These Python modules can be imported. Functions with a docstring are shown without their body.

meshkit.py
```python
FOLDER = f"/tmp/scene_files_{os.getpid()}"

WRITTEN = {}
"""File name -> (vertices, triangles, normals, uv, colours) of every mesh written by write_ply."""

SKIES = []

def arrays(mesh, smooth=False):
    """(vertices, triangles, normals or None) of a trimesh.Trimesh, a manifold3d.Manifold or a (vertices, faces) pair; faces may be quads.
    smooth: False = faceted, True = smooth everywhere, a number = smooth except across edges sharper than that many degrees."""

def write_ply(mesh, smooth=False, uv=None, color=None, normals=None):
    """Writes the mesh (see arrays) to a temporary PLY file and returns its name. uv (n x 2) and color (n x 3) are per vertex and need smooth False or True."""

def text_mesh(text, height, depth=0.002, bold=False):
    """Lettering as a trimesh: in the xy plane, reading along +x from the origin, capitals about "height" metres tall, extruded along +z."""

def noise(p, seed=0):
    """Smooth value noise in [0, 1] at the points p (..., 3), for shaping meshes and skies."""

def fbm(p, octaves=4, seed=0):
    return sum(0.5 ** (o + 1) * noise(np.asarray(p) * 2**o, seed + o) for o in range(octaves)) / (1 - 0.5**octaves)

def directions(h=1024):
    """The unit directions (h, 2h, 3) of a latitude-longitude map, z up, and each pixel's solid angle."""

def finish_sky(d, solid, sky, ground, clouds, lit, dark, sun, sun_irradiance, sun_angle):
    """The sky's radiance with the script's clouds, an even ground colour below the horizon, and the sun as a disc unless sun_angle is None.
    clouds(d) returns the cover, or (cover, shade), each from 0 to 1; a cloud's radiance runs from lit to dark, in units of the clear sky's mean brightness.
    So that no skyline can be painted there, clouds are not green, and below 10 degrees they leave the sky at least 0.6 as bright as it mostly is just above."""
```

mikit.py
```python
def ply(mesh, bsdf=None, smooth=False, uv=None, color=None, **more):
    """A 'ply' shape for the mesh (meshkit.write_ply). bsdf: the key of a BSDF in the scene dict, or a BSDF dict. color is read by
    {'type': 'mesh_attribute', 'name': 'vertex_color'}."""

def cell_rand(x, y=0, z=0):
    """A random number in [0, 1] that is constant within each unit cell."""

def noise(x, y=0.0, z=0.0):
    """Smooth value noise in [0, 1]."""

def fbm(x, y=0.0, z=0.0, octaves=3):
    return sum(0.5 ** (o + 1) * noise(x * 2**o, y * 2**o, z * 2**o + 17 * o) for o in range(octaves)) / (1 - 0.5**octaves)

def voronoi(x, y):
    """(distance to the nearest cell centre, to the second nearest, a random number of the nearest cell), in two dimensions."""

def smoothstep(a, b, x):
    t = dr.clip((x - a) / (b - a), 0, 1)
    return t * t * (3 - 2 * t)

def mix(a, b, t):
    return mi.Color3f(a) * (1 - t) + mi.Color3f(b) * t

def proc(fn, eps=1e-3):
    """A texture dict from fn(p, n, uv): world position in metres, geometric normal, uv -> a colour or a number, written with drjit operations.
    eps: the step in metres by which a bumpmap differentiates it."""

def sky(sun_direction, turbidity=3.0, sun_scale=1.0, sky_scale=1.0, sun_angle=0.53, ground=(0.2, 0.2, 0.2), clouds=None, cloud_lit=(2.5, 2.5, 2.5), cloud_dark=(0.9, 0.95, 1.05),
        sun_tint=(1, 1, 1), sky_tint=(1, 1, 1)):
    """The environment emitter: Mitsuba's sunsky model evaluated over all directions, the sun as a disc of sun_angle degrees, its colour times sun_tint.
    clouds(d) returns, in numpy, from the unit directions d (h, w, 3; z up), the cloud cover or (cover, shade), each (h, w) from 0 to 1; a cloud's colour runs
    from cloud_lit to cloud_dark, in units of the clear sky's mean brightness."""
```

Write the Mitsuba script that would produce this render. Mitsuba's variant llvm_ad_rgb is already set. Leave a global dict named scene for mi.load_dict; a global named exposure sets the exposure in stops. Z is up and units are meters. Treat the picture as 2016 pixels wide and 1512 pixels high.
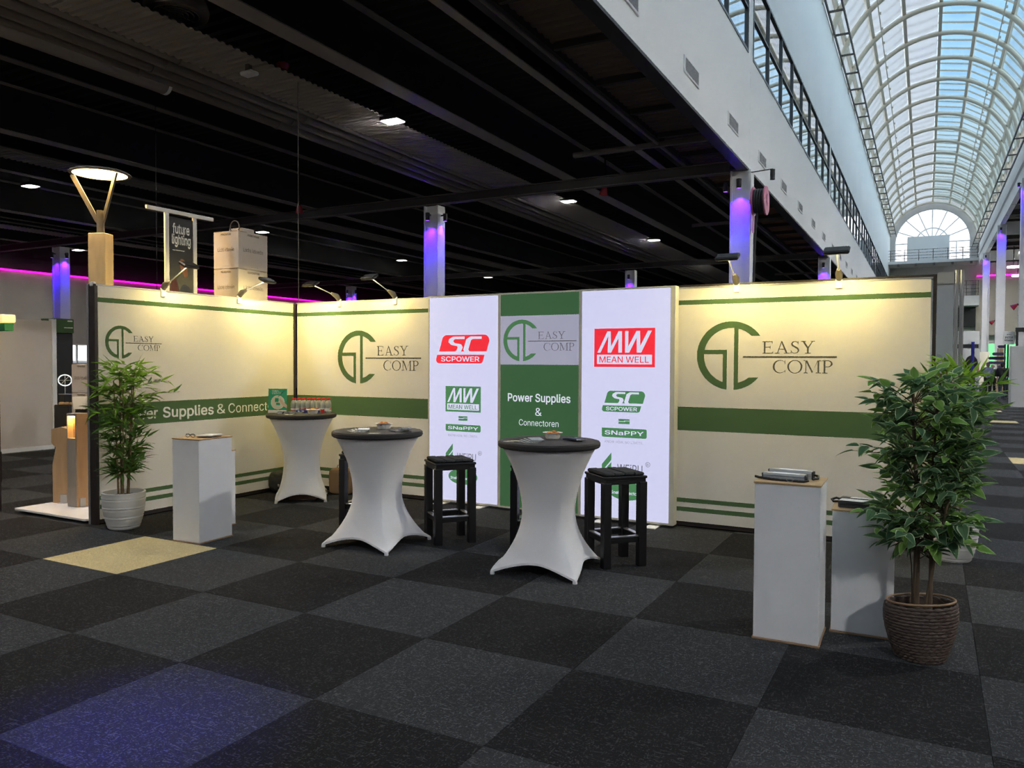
import math, random
import numpy as np, trimesh, shapely, manifold3d as m3
import drjit as dr
import mitsuba as mi
import mikit, meshkit
from mikit import noise, fbm, smoothstep, mix, cell_rand
from shapely.geometry import Polygon, LineString, Point, box as sbox
from shapely import affinity
from shapely.ops import unary_union

T = mi.ScalarTransform4f
scene, labels = {}, {}
rng = random.Random(7)

# ------------------------------------------------------------------ camera, sky, exposure
EYE = np.array([4.7388, -3.9753, 1.7175])
YAW, PITCH, ROLL, FPX = -0.493804, -0.028194, -0.004543, 1535.6
_f = np.array([math.sin(YAW)*math.cos(PITCH), math.cos(YAW)*math.cos(PITCH), math.sin(PITCH)])
_r = np.array([math.cos(YAW), -math.sin(YAW), 0.0])
_d = np.cross(_f, _r)
_right = math.cos(ROLL)*_r + math.sin(ROLL)*_d
_down = -math.sin(ROLL)*_r + math.cos(ROLL)*_d
scene['camera'] = {'type': 'perspective', 'fov': math.degrees(2*math.atan(1008/FPX)), 'fov_axis': 'x', 'near_clip': 0.05, 'far_clip': 500.0,
                   'to_world': T().look_at(origin=EYE.tolist(), target=(EYE+_f).tolist(), up=(-_down).tolist())}

def cloud_cover(d):
    n = meshkit.fbm(np.stack([d[..., 0]*2.2/(np.abs(d[..., 2])+.35), d[..., 1]*2.2/(np.abs(d[..., 2])+.35), d[..., 2]*0], -1), 5, 3)
    c = np.clip((n-.34)*3.2, 0, 1)
    return c*.85, np.clip((n-.55)*2.5, 0, 1)*.35
scene['sky'] = {'sampling_weight': 14.0, **mikit.sky((0.55, -0.35, 0.75), turbidity=3.0, sun_scale=0.0, sky_scale=15.0/512, sky_tint=(1.30, 1.07, .82), ground=(.25, .25, .24), clouds=cloud_cover,
                         cloud_lit=(1.6, 1.55, 1.55), cloud_dark=(1.1, 1.1, 1.12))}
exposure = 9.0
KE = 2.0**-exposure     # all strengths below are in units of the finished picture's white

# light strengths, all in one place (radiance of the glowing surface, or intensity of a spot)
L_LAMP = (400.0, 395.0, 380.0)      # hall ceiling lamps
L_ARM = (205.0, 163.0, 58.0)       # warm arm spotlights on the booth walls
L_BOX = (.56, .565, .80)          # back-lit fabric
L_LANTERN = (75.0, 46.0, 14.0)
L_BLUE = (.9, .06, 24.0)        # blue-violet column spots
L_PINK = (2.2, .02, 1.3)

# ------------------------------------------------------------------ helpers
def S(r, g, b):
    return [float(((c/255+.055)/1.055)**2.4 if c > 10 else c/255/12.92) for c in (r, g, b)]
def rgb(c): return {'type': 'rgb', 'value': list(map(float, c))}
def mat(name, c=None, rough=.6, metal=0., spec=.5, tex=None, bump=None, bscale=1., **kw):
    b = {'type': 'principled', 'base_color': tex if tex is not None else rgb(c), 'roughness': rough, 'metallic': metal, 'specular': spec, **kw}
    if bump is not None: b = {'type': 'bumpmap', 'nested_texture': bump, 'scale': bscale, 'nested_bsdf': b}
    scene['mat_'+name] = {'type': 'twosided', 'nested_bsdf': b}
def emit(c, w=1.0): return {'type': 'area', 'radiance': rgb(np.array(c)*KE), 'sampling_weight': float(w)}

used = set()
def key(name):
    if name not in used:
        used.add(name); return name
    i = 1
    while f'{name}_{i:03d}' in used: i += 1
    k = f'{name}_{i:03d}'; used.add(k); return k
def thing(name, label, cat, group=None):
    k = key(name); labels[k] = {'label': label, 'category': cat}
    if group: labels[k]['group'] = group
    return k
def add(k, mesh, m, smooth=False, em=None, uv=None, color=None):
    s = mesh if isinstance(mesh, dict) else mikit.ply(mesh, 'mat_'+m, smooth, uv=uv, color=color)
    s = dict(s)
    if isinstance(mesh, dict) and m: s['bsdf'] = {'type': 'ref', 'id': 'mat_'+m}
    if em is not None: s['emitter'] = em
    scene[k] = s
    return k
def obj(name, mesh, m, label, cat, group=None, **kw):
    return add(thing(name, label, cat, group), mesh, m, **kw)
def part(parent, name, mesh, m, label=None, kind=None, **kw):
    k = key(parent+'__'+name)
    if label or kind: labels[k] = {a: b for a, b in (('label', label), ('kind', kind)) if b}
    return add(k, mesh, m, **kw)
def struct(name, mesh=None, m=None, label=None, **kw):
    k = key(name); labels[k] = {'kind': 'structure'}
    if label: labels[k]['label'] = label
    if mesh is not None: add(k, mesh, m, **kw)
    return k
def placed(shape, M, m=None):
    s = dict(shape); s['to_world'] = M
    if m: s['bsdf'] = {'type': 'ref', 'id': 'mat_'+m}
    return s

cat_ = trimesh.util.concatenate
def J(*ms): return cat_([m for m in (ms[0] if len(ms) == 1 and isinstance(ms[0], (list, tuple)) else ms)])
def bx(x0, x1, y0, y1, z0, z1):
    m = trimesh.creation.box((x1-x0, y1-y0, z1-z0)); m.apply_translation(((x0+x1)/2, (y0+y1)/2, (z0+z1)/2)); return m
def cb(x0, x1, y0, y1, z0, z1, b=.004):
    """box with chamfered edges"""
    b = min(b, (x1-x0)/2.5, (y1-y0)/2.5, (z1-z0)/2.5)
    P = [(x, y, z) for x0_, x1_, y0_, y1_, z0_, z1_ in ((x0, x1, y0+b, y1-b, z0+b, z1-b), (x0+b, x1-b, y0, y1, z0+b, z1-b), (x0+b, x1-b, y0+b, y1-b, z0, z1))
         for x in (x0_, x1_) for y in (y0_, y1_) for z in (z0_, z1_)]
    return trimesh.convex.convex_hull(np.array(P))
def rot(m, deg, c=(0, 0, 0), ax=(0, 0, 1)):
    m = m.copy(); m.apply_transform(trimesh.transformations.rotation_matrix(math.radians(deg), ax, c)); return m
def mv(m, x=0, y=0, z=0):
    m = m.copy(); m.apply_translation((x, y, z)); return m
def lathe(prof, n=48):
    p = np.array(prof, float); a = np.arange(n)*2*np.pi/n
    v = np.stack([p[:, None, 0]*np.cos(a), p[:, None, 0]*np.sin(a), np.broadcast_to(p[:, None, 1], (len(p), n))], -1).reshape(-1, 3)
    i, j = np.meshgrid(np.arange(len(p)-1), np.arange(n), indexing='ij')
    q = np.stack([i*n+j, i*n+(j+1) % n, (i+1)*n+(j+1) % n, (i+1)*n+j], -1).reshape(-1, 4)
    return trimesh.Trimesh(v, np.vstack([q[:, [0, 1, 2]], q[:, [0, 2, 3]]]), process=False)
def tube(pts, r, n=8, cap=True):
    p = np.asarray(pts, float); r = np.broadcast_to(r, (len(p),))
    t = np.gradient(p, axis=0); t /= np.linalg.norm(t, axis=1, keepdims=True)+1e-12
    ref = np.array([0, 0, 1.]) if abs(t[:, 2]).mean() < .8 else np.array([1., 0, 0])
    a = np.cross(t, ref); a /= np.linalg.norm(a, axis=1, keepdims=True)+1e-12
    b = np.cross(t, a); ang = np.arange(n)*2*np.pi/n
    v = (p[:, None]+r[:, None, None]*(np.cos(ang)[None, :, None]*a[:, None]+np.sin(ang)[None, :, None]*b[:, None])).reshape(-1, 3)
    k = len(p); i, j = np.meshgrid(np.arange(k-1), np.arange(n), indexing='ij')
    q = np.stack([i*n+j, (i+1)*n+j, (i+1)*n+(j+1) % n, i*n+(j+1) % n], -1).reshape(-1, 4)
    f = np.vstack([q[:, [0, 1, 2]], q[:, [0, 2, 3]]])
    if cap:
        v = np.vstack([v, p[0], p[-1]]); e = np.arange(n)
        f = np.vstack([f, np.stack([e, (e+1) % n, e*0+k*n], 1), np.stack([(k-1)*n+(e+1) % n, (k-1)*n+e, e*0+k*n+1], 1)])
    m = trimesh.Trimesh(v, f, process=False)
    if m.volume < 0: m.invert()
    return m
def bar(a, b, w, h=None):
    """square bar from a to b"""
    a, b = np.array(a, float), np.array(b, float); h = h or w
    L = np.linalg.norm(b-a); z = (b-a)/L
    x = np.cross([0, 0, 1.], z) if abs(z[2]) < .95 else np.array([1., 0, 0]); x /= np.linalg.norm(x); y = np.cross(z, x)
    m = trimesh.creation.box((w, h, L)); M = np.eye(4); M[:3, 0], M[:3, 1], M[:3, 2], M[:3, 3] = x, y, z, (a+b)/2
    m.apply_transform(M); return m
def cyl(a, b, r, n=20): return tube([a, b], r, n)
def poly_mesh(shape, depth):
    gs = [g for g in getattr(shape, 'geoms', [shape]) if isinstance(g, Polygon) and g.area > 1e-9]
    return J([trimesh.creation.extrude_polygon(g, depth, engine='earcut') for g in gs])
class Frame:
    """a drawing plane: origin, unit right, unit out (up is z)"""
    def __init__(s, O, U, N, V=(0, 0, 1)):
        s.O, s.U, s.N, s.V = map(lambda q: np.array(q, float), (O, U, N, V))
    def mesh(s, m, off=0.):
        v = np.asarray(m.vertices); w = s.O+v[:, :1]*s.U+v[:, 1:2]*s.V+(v[:, 2:3]+off)*s.N
        r = trimesh.Trimesh(w, m.faces.copy(), process=False)
        if np.dot(np.cross(s.U, s.V), s.N) < 0: r.invert()
        return r
    def ext(s, shape, depth=.0015, off=0.): return s.mesh(poly_mesh(shape, depth), off)
def rrect(x0, y0, x1, y1, r): return sbox(x0+r, y0+r, x1-r, y1-r).buffer(r, 8)
_txt = {}
def text(t, x0, x1, y0, cap, bold=False, slant=0., depth=.0015):
    """Lettering fitted between x0 and x1 (None keeps its own width), baseline y0, capital height cap, in a plane."""
    k = (t, bold)
    if k not in _txt: _txt[k] = meshkit.text_mesh(t, 1.0, 1.0, bold)
    m = _txt[k].copy(); v = np.array(m.vertices); a, b = v[:, 0].min(), v[:, 0].max()
    sx = cap if x1 is None else (x1-x0)/(b-a)
    v[:, 0] = (v[:, 0]-a)*sx+x0+slant*v[:, 1]*cap; v[:, 1] = v[:, 1]*cap+y0; v[:, 2] *= depth
    m.vertices = v; return m

HALL = math.radians(0.35)
def H(m):
    """the hall stands turned by a third of a degree against the carpet grid"""
    return rot(m, 0.35, (1.1, 8., 0))
def HP(x, y, z):
    c, s = math.cos(HALL), math.sin(HALL); return np.array([1.1+c*(x-1.1)-s*(y-8), 8+s*(x-1.1)+c*(y-8), z])

# ------------------------------------------------------------------ materials
def carpet(base, fleck, s):
    def fn(p, n, uv):
        a = fbm(p.x*260, p.y*260, 3.1, 2)
        f1 = noise(p.x*70*s+noise(p.x*9, p.y*9, 2)*6, p.y*190, 5.); f2 = noise(p.x*170+9, p.y*75*s+noise(p.x*8, p.y*8, 7)*6, 9.)
        fl = dr.maximum(smoothstep(.70, .9, f1), smoothstep(.74, .92, f2))
        big = fbm(p.x*1.7, p.y*1.7, 1.3, 3)
        return mix(base, fleck, fl*.8)*(.55+.75*a)*(.86+.28*big)
    return mikit.proc(fn)
mat('carpet_dark', tex=carpet((.0145, .0145, .0157), (.056, .056, .06), 1.), rough=.95, spec=.15)
mat('carpet_light', tex=carpet((.037, .0385, .042), (.105, .108, .115), 1.), rough=.95, spec=.15)
mat('carpet_beige', tex=carpet((.52, .42, .22), (.64, .54, .34), 1.), rough=.95, spec=.15)
mat('floor_base', (.012, .012, .013), .95)
mat('black_deck', (.018, .0165, .016), .7)
mat('black_steel', (.02, .0185, .018), .5)
mat('grey_steel', (.115, .10, .09), .5)
mat('joist_deck', tex=mikit.proc(lambda p, n, uv: mix((.075, .055, .043), (.22, .10, .05), smoothstep(13.5, 19., p.y)*(.35+.65*fbm(p.x*6, p.y*3, 1., 3)))), rough=.7)
mat('flange', (.27, .245, .22), .5)
mat('pipe', (.17, .15, .125), .45)
mat('white_paint', (.72, .72, .715), .55)
mat('white_wall', tex=mikit.proc(lambda p, n, uv: mix((.74, .74, .735), (.80, .80, .795), fbm(p.x*.7, p.y*.5, p.z*.5, 3))), rough=.6)
mat('vault_rib', (.64, .59, .48), .4)
mat('window_frame', (.09, .10, .11), .4)
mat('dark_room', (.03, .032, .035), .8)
mat('vent_grey', (.22, .23, .24), .6)
scene['mat_pane'] = {'type': 'thindielectric', 'int_ior': 1.5}
scene['mat_skyglass'] = {'type': 'thindielectric', 'int_ior': 1.5, 'specular_transmittance': rgb((.82, .94, 1.0)), 'specular_reflectance': rgb((.6, .6, .6))}
scene['mat_blind'] = {'type': 'principledthin', 'base_color': rgb((.74, .755, .75)), 'roughness': .9, 'diff_trans': 1.15, 'spec_trans': 0.0}
mat('beige_wall', (.42, .38, .33), .8)
mat('grey_wall', (.46, .455, .44), .8)
mat('fabric', tex=mikit.proc(lambda p, n, uv: mi.Color3f(.74, .705, .655)*(.97+.06*noise(p.x*900, p.y*900, p.z*900))), rough=.9, spec=.2)
def tone(c):
    return mikit.proc(lambda p, n, uv: mi.Color3f(*c)*(.93+.14*noise(p.x*700, p.y*700, p.z*700)))
mat('print_green', tex=tone((.085, .155, .068)), rough=.9, spec=.2)
mat('print_grey', (.10, .098, .085), .9, spec=.2)
mat('print_white', (.8, .8, .78), .9, spec=.2)
mat('alu', (.55, .55, .56), .35, metal=.8)
mat('dark_profile', (.022, .016, .015), .5)
mat('box_frame', (.62, .60, .52), .5)
mat('box_face', (.2, .2, .21), .8)
mat('white_laminate', tex=mikit.proc(lambda p, n, uv: mix((.74, .74, .76), (.79, .79, .81), fbm(p.x*5, p.y*5, p.z*3, 3))), rough=.45)
mat('plywood', tex=mikit.proc(lambda p, n, uv: mix((.42, .27, .13), (.55, .38, .21), fbm(p.x*14, p.y*60, p.z*200, 3))), rough=.5)
mat('ply_edge', (.33, .20, .115), .6)
mat('stretch', tex=mikit.proc(lambda p, n, uv: mi.Color3f(.78, .77, .79)*(.97+.06*noise(p.x*600, p.y*600, p.z*900))), rough=.8, spec=.3, sheen=.3)
mat('stretch_black', (.022, .020, .021), .75, sheen=.5)
mat('stool_black', (.010, .010, .012), .35)
mat('cushion', (.022, .024, .027), .85)
mat('steel', (.6, .6, .6), .3, metal=.9)
mat('rubber', (.012, .012, .013), .5)
mat('led_blue', (.02, .02, .03), .5)
# ================================================================== the setting
# ---- carpet: every tile near enough to be told apart is a piece of the floor, the rest is one field
floor = struct('floor', bx(-33, 30, -42, 92, -.30, -.012), 'floor_base', 'dark carpet tile floor in a chequer of charcoal and grey')
tile_ply = mikit.ply(cb(.0006, .9994, .0006, .9994, -.011, 0, .0015), 'mat_carpet_dark')
BEIGE = {(-2, 0), (6, 12), (6, 23), (6, 29)}
def tile_mat(i, j):
    return 'carpet_beige' if (i, j) in BEIGE else 'carpet_light' if (i+j) % 2 else 'carpet_dark'
cand = []
for i in range(-33, 30):
    for j in range(-42, 92):
        c = np.array([i+.5, j+.5, 0])-EYE
        zc = c@_f
        if zc > .4 and abs(c@_right) < .68*zc+.8 and abs(c@_down) < .5*zc+1.: cand.append((np.linalg.norm(c), i, j))
cand.sort()
far = [(i, j) for _, i, j in cand[300:] if (i, j) in BEIGE]
near = {(i, j) for _, i, j in cand[:300-len(far)]} | set(far)
for i, j in sorted(near, key=lambda q: (q[1], q[0])):
    part(floor, 'tile', placed(tile_ply, T().translate([i, j, 0])), tile_mat(i, j))
for m, par in (('carpet_dark', 0), ('carpet_light', 1)):
    v, f = [], []
    for i in range(-33, 30):
        for j in range(-42, 92):
            if (i+j) % 2 == par and (i, j) not in near:
                k = len(v); v += [(i, j, -.0005), (i+1, j, -.0005), (i+1, j+1, -.0005), (i, j+1, -.0005)]; f.append((k, k+1, k+2, k+3))
    f = np.array(f)
    part(floor, 'tile_field', trimesh.Trimesh(np.array(v, float), np.vstack([f[:, [0, 1, 2]], f[:, [0, 2, 3]]]), process=False), m, kind='stuff')

# ---- left hall: black trapezoid deck with steel, pipes and cable trays
def corrugated(x0, x1, y0, y1, z, pitch, h, t=.01):
    n = int((y1-y0)/pitch); pr = []
    for k in range(n):
        y = y0+k*pitch
        pr += [(y, z), (y+.35*pitch, z), (y+.5*pitch, z+h), (y+.85*pitch, z+h)]
    pr.append((y0+n*pitch, z)); pr = np.array(pr)
    P = Polygon(np.vstack([pr, pr[::-1]+[0, t]]))
    m = trimesh.creation.extrude_polygon(P, x1-x0, engine='earcut')
    v = np.array(m.vertices); m.vertices = np.stack([v[:, 2]+x0, v[:, 0], v[:, 1]], 1)
    if m.volume < 0: m.invert()
    return m
ceil = struct('ceiling', H(corrugated(-33, 1.0, -42, 62, 7.25, .30, .09)), 'black_deck', 'black trapezoid metal deck of the exhibition hall')
def ibeam(x, w, y0, y1, z0, h, m, t=.02):
    k = part(ceil, 'beam', H(bx(x-.012, x+.012, y0, y1, z0+t, z0+h-t)), 'black_steel')
    for z in (z0, z0+h-t): part(k, 'flange', H(bx(x-w/2, x+w/2, y0, y1, z, z+t)), m)
for x, w in ((-3.32, .34), (-.92, .15), (-11.8, .30), (-15.2, .2), (-20.5, .32), (-26.5, .3)):
    ibeam(x, w, -42, 62, 6.3, .95, 'flange')
for x in (-8.9, -18.2, -24.0):
    ibeam(x, .2, -42, 62, 6.7, .55, 'grey_steel')
for y in (-18.3, -2.2, 13.85, 29.95, 46.05):
    k = part(ceil, 'cross_beam', H(bx(-33, .7, y-.012, y+.012, 5.99, 6.2)), 'black_steel')
    for z in (5.97, 6.2): part(k, 'flange', H(bx(-33, .7, y-.09, y+.09, z, z+.02)), 'grey_steel')
for y in (12.0, 21.9, 38.0):
    part(ceil, 'cross_beam', H(bx(-2.3, .7, y-.05, y+.05, 6.24, 6.34)), 'grey_steel')
# raised strip along the atrium edge: joists under a brownish deck
part(ceil, 'edge_deck', H(corrugated(-.32, .93, -42, 62, 6.42, .21, .03)), 'joist_deck', 'brown corrugated strip along the atrium edge')
for k in range(-28, 34):
    y = 6.55+1.68*k
    if -8 < y < 60: part(ceil, 'joist', H(cb(-.25, .68, y-.035, y+.035, 6.30, 6.40, .006)), 'black_steel')
part(ceil, 'edge_girder', H(J(bx(-.66, -.36, -42, 62, 6.4, 6.43), bx(-.52, -.50, -42, 62, 6.43, 7.2), bx(-.34, -.30, -42, 62, 6.33, 6.45))), 'black_steel')
# lower cable tray of ribbed sheet
for x0, x1 in ((-5.60, -4.52), (-14.2, -13.35), (-24.3, -23.5)):
    part(ceil, 'tray_deck', H(corrugated(x0, x1, -10, 60, 6.36, .14, .025)), 'flange', 'ribbed sheet strip between the lamps and the pipes')
# pipes
for x, r in ((-6.72, .115), (-6.36, .10), (-6.02, .10), (-5.70, .085)):
    pm = [H(cyl((x, -42, 6.42), (x, 60, 6.42), r, 16))]
    k = part(ceil, 'pipe', pm[0], 'pipe', smooth=40)
    for y in np.arange(-8, 58, 3.1):
        part(k, 'sleeve', H(cyl((x, y, 6.42), (x, y+.06, 6.42), r+.014, 16)), 'pipe', smooth=40)
k = part(ceil, 'pipe', H(cyl((-6.80, -42, 6.37), (-6.80, 5.0, 6.37), .15, 18)), 'pipe', 'thicker lagged pipe ending in a white ring', smooth=40)
part(k, 'end_ring', H(cyl((-6.80, 5.0, 6.37), (-6.80, 5.06, 6.37), .153, 18)), 'white_paint', 'white ring', smooth=40)
part(ceil, 'conduit', H(cyl((-.38, -42, 6.3), (-.38, 60, 6.3), .035, 10)), 'grey_steel', smooth=40)
part(ceil, 'conduit', H(cyl((-13.0, -42, 6.3), (-13.0, 60, 6.3), .03, 10)), 'grey_steel', smooth=40)
part(ceil, 'conduit', H(cyl((-22.4, -42, 6.3), (-22.4, 60, 6.3), .03, 10)), 'grey_steel', smooth=40)
obj('cable', cyl((-4.66, 5.9, 6.37), (-4.66, 5.9, 2.2), .006, 6), 'pipe', 'thin wire hanging straight down from the ceiling behind the booth corner', 'cable')

# outer shell, outside the frame or far back
struct('wall_back', bx(-33, 30, -42.3, -42, 0, 20), 'beige_wall')
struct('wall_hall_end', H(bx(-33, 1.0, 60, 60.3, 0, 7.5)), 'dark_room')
struct('wall_far_right', bx(29.7, 30, -42, 92, 0, 12.5), 'beige_wall')
# far left wall of the hall, with a window and the pink light strip
wy0, wy1, wz0, wz1 = 18.2, 20.3, 1.58, 2.42
wl = struct('wall_far_left', H(J(bx(-31, -30.8, -42, wy0, 0, 5.6), bx(-31, -30.8, wy1, 62, 0, 5.6), bx(-31, -30.8, wy0, wy1, 0, wz0), bx(-31, -30.8, wy0, wy1, wz1, 5.6))), 'beige_wall', 'beige far wall of the hall under a pink light line')
struct('wall_far_left_upper', H(bx(-31.2, -31, -42, 62, 5.6, 7.4)), 'black_deck')
w = struct('window_9', None, None, 'small bright window in the far wall')
fr = [bx(-30.84, -30.76, wy0-.05, wy1+.05, wz0-.05, wz0), bx(-30.84, -30.76, wy0-.05, wy1+.05, wz1, wz1+.05)]
fr += [bx(-30.84, -30.76, y-.03, y+.03, wz0, wz1) for y in (wy0, 18.95, 19.6, wy1)]
part(w, 'frame', H(J(fr)), 'white_paint'); part(w, 'pane', H(bx(-30.905, -30.9, wy0, wy1, wz0, wz1)), 'pane')
obj('light_strip', H(bx(-30.78, -30.70, -20, 60, 5.60, 5.68)), 'led_blue', 'pink light line along the top of the far left wall', 'light strip', em=emit(L_PINK, 1))

# ---- atrium: left wall with ribbon windows over the exhibition hall
X0, X1 = 1.10, .90
wall = struct('wall_left', None, None, 'white upper wall between the hall and the atrium')
BAY = 16.1; Y0 = 13.98
def ribbon(k): return Y0+BAY*k+.26, Y0+BAY*(k+1)-.26
for k in range(-3, 5):
    a, b = Y0+BAY*k+.004, Y0+BAY*(k+1)-.004
    if k == 4: b = 87.9
    wa, wb = ribbon(k); wb = min(wb, b-.26)
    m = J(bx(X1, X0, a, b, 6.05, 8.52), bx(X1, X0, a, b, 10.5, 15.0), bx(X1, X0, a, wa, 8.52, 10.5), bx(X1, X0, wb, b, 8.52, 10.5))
    part(wall, 'panel', H(m), 'white_wall')
    if k < -1: continue
    win = struct(f'window_{k+2}', None, None, 'ribbon window high in the white atrium wall')
    fr = [bx(X0-.07, X0+.015, wa, wb, z-.03, z+.03) for z in (8.55, 10.47)]
    n = 8; ys = np.linspace(wa+.03, wb-.03, n+1)
    for y in ys: fr.append(bx(X0-.07, X0+.015, y-.022, y+.022, 8.58, 10.44))
    part(win, 'frame', H(J(fr)), 'window_frame')
    for i in range(n):
        part(win, 'transom', H(bx(X0-.06, X0+.005, ys[i]+.03, ys[i+1]-.03, 9.47, 9.52)), 'window_frame')
        part(win, 'pane', H(bx(X0-.034, X0-.03, ys[i]+.03, ys[i+1]-.03, 8.58, 10.44)), 'pane')
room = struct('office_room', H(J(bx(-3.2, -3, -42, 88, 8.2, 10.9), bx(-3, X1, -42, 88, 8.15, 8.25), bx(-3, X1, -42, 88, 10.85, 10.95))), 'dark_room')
for k in range(22):
    y = 8.62+3.2*k-3.2
    if y < 84:
        v = part(wall, 'vent', H(cb(X0-.01, X0+.02, y, y+.95, 6.45, 6.73, .008)), 'white_paint', 'white framed air vent')
        part(v, 'grille', H(J([bx(X0+.012, X0+.024, y+.07, y+.88, z, z+.012) for z in np.arange(6.49, 6.69, .02)])), 'vent_grey')
part(wall, 'edge_trim', H(bx(X1-.02, X0+.01, -42, 88, 6.0, 6.05)), 'black_steel')

# ---- glazed barrel vault
XC, ZC, R = 5.0, 14.25, 4.0
vault = struct('vault_roof', None, None, 'glazed barrel vault of the atrium with curved white ribs')
ANG = [math.radians(a) for a in (-86, -64.5, -43, -21.5, 0, 21.5, 43, 64.5, 86)]
def vp(a, r, y): return (XC+r*math.sin(a), y, ZC+r*math.cos(a))
YR = [37.35+3.56*k for k in range(-22, 15)]
YV0, YV1 = -42., 88.
ribs_out = []
for y in YR:
    pts = [vp(a, R, y) for a in np.linspace(-math.radians(82), math.radians(90), 33)]+[(XC+R, y, ZC-.5), (XC+R, y, ZC-1.2)]
    m = H(tube(pts, .115, 10))
    if y > 25: part(vault, 'rib', m, 'vault_rib', smooth=50)
    else: ribs_out.append(m)
part(vault, 'rib_behind', J(ribs_out), 'vault_rib', smooth=50)
for a in ANG:
    c = np.array(vp(a, R+.2, 0)); w = .10
    m = bx(-.075, .075, YV0, YV1, -.09, .09); m = rot(m, math.degrees(a), (0, 0, 0), (0, 1, 0)); m.apply_translation((c[0], 0, c[2]))
    part(vault, 'purlin', H(m), 'vault_rib')
def facet(a0, a1, y0, y1, r, t=.012):
    p, q = np.array(vp(a0, r, 0)), np.array(vp(a1, r, 0)); n = np.array([math.sin((a0+a1)/2), 0, math.cos((a0+a1)/2)])
    V = [b+dy+k*t*n for k in (0, 1) for b, dy in ((p, (0, y0, 0)), (q, (0, y0, 0)), (q, (0, y1, 0)), (p, (0, y1, 0)))]
    return trimesh.convex.convex_hull(np.array(V))
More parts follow.
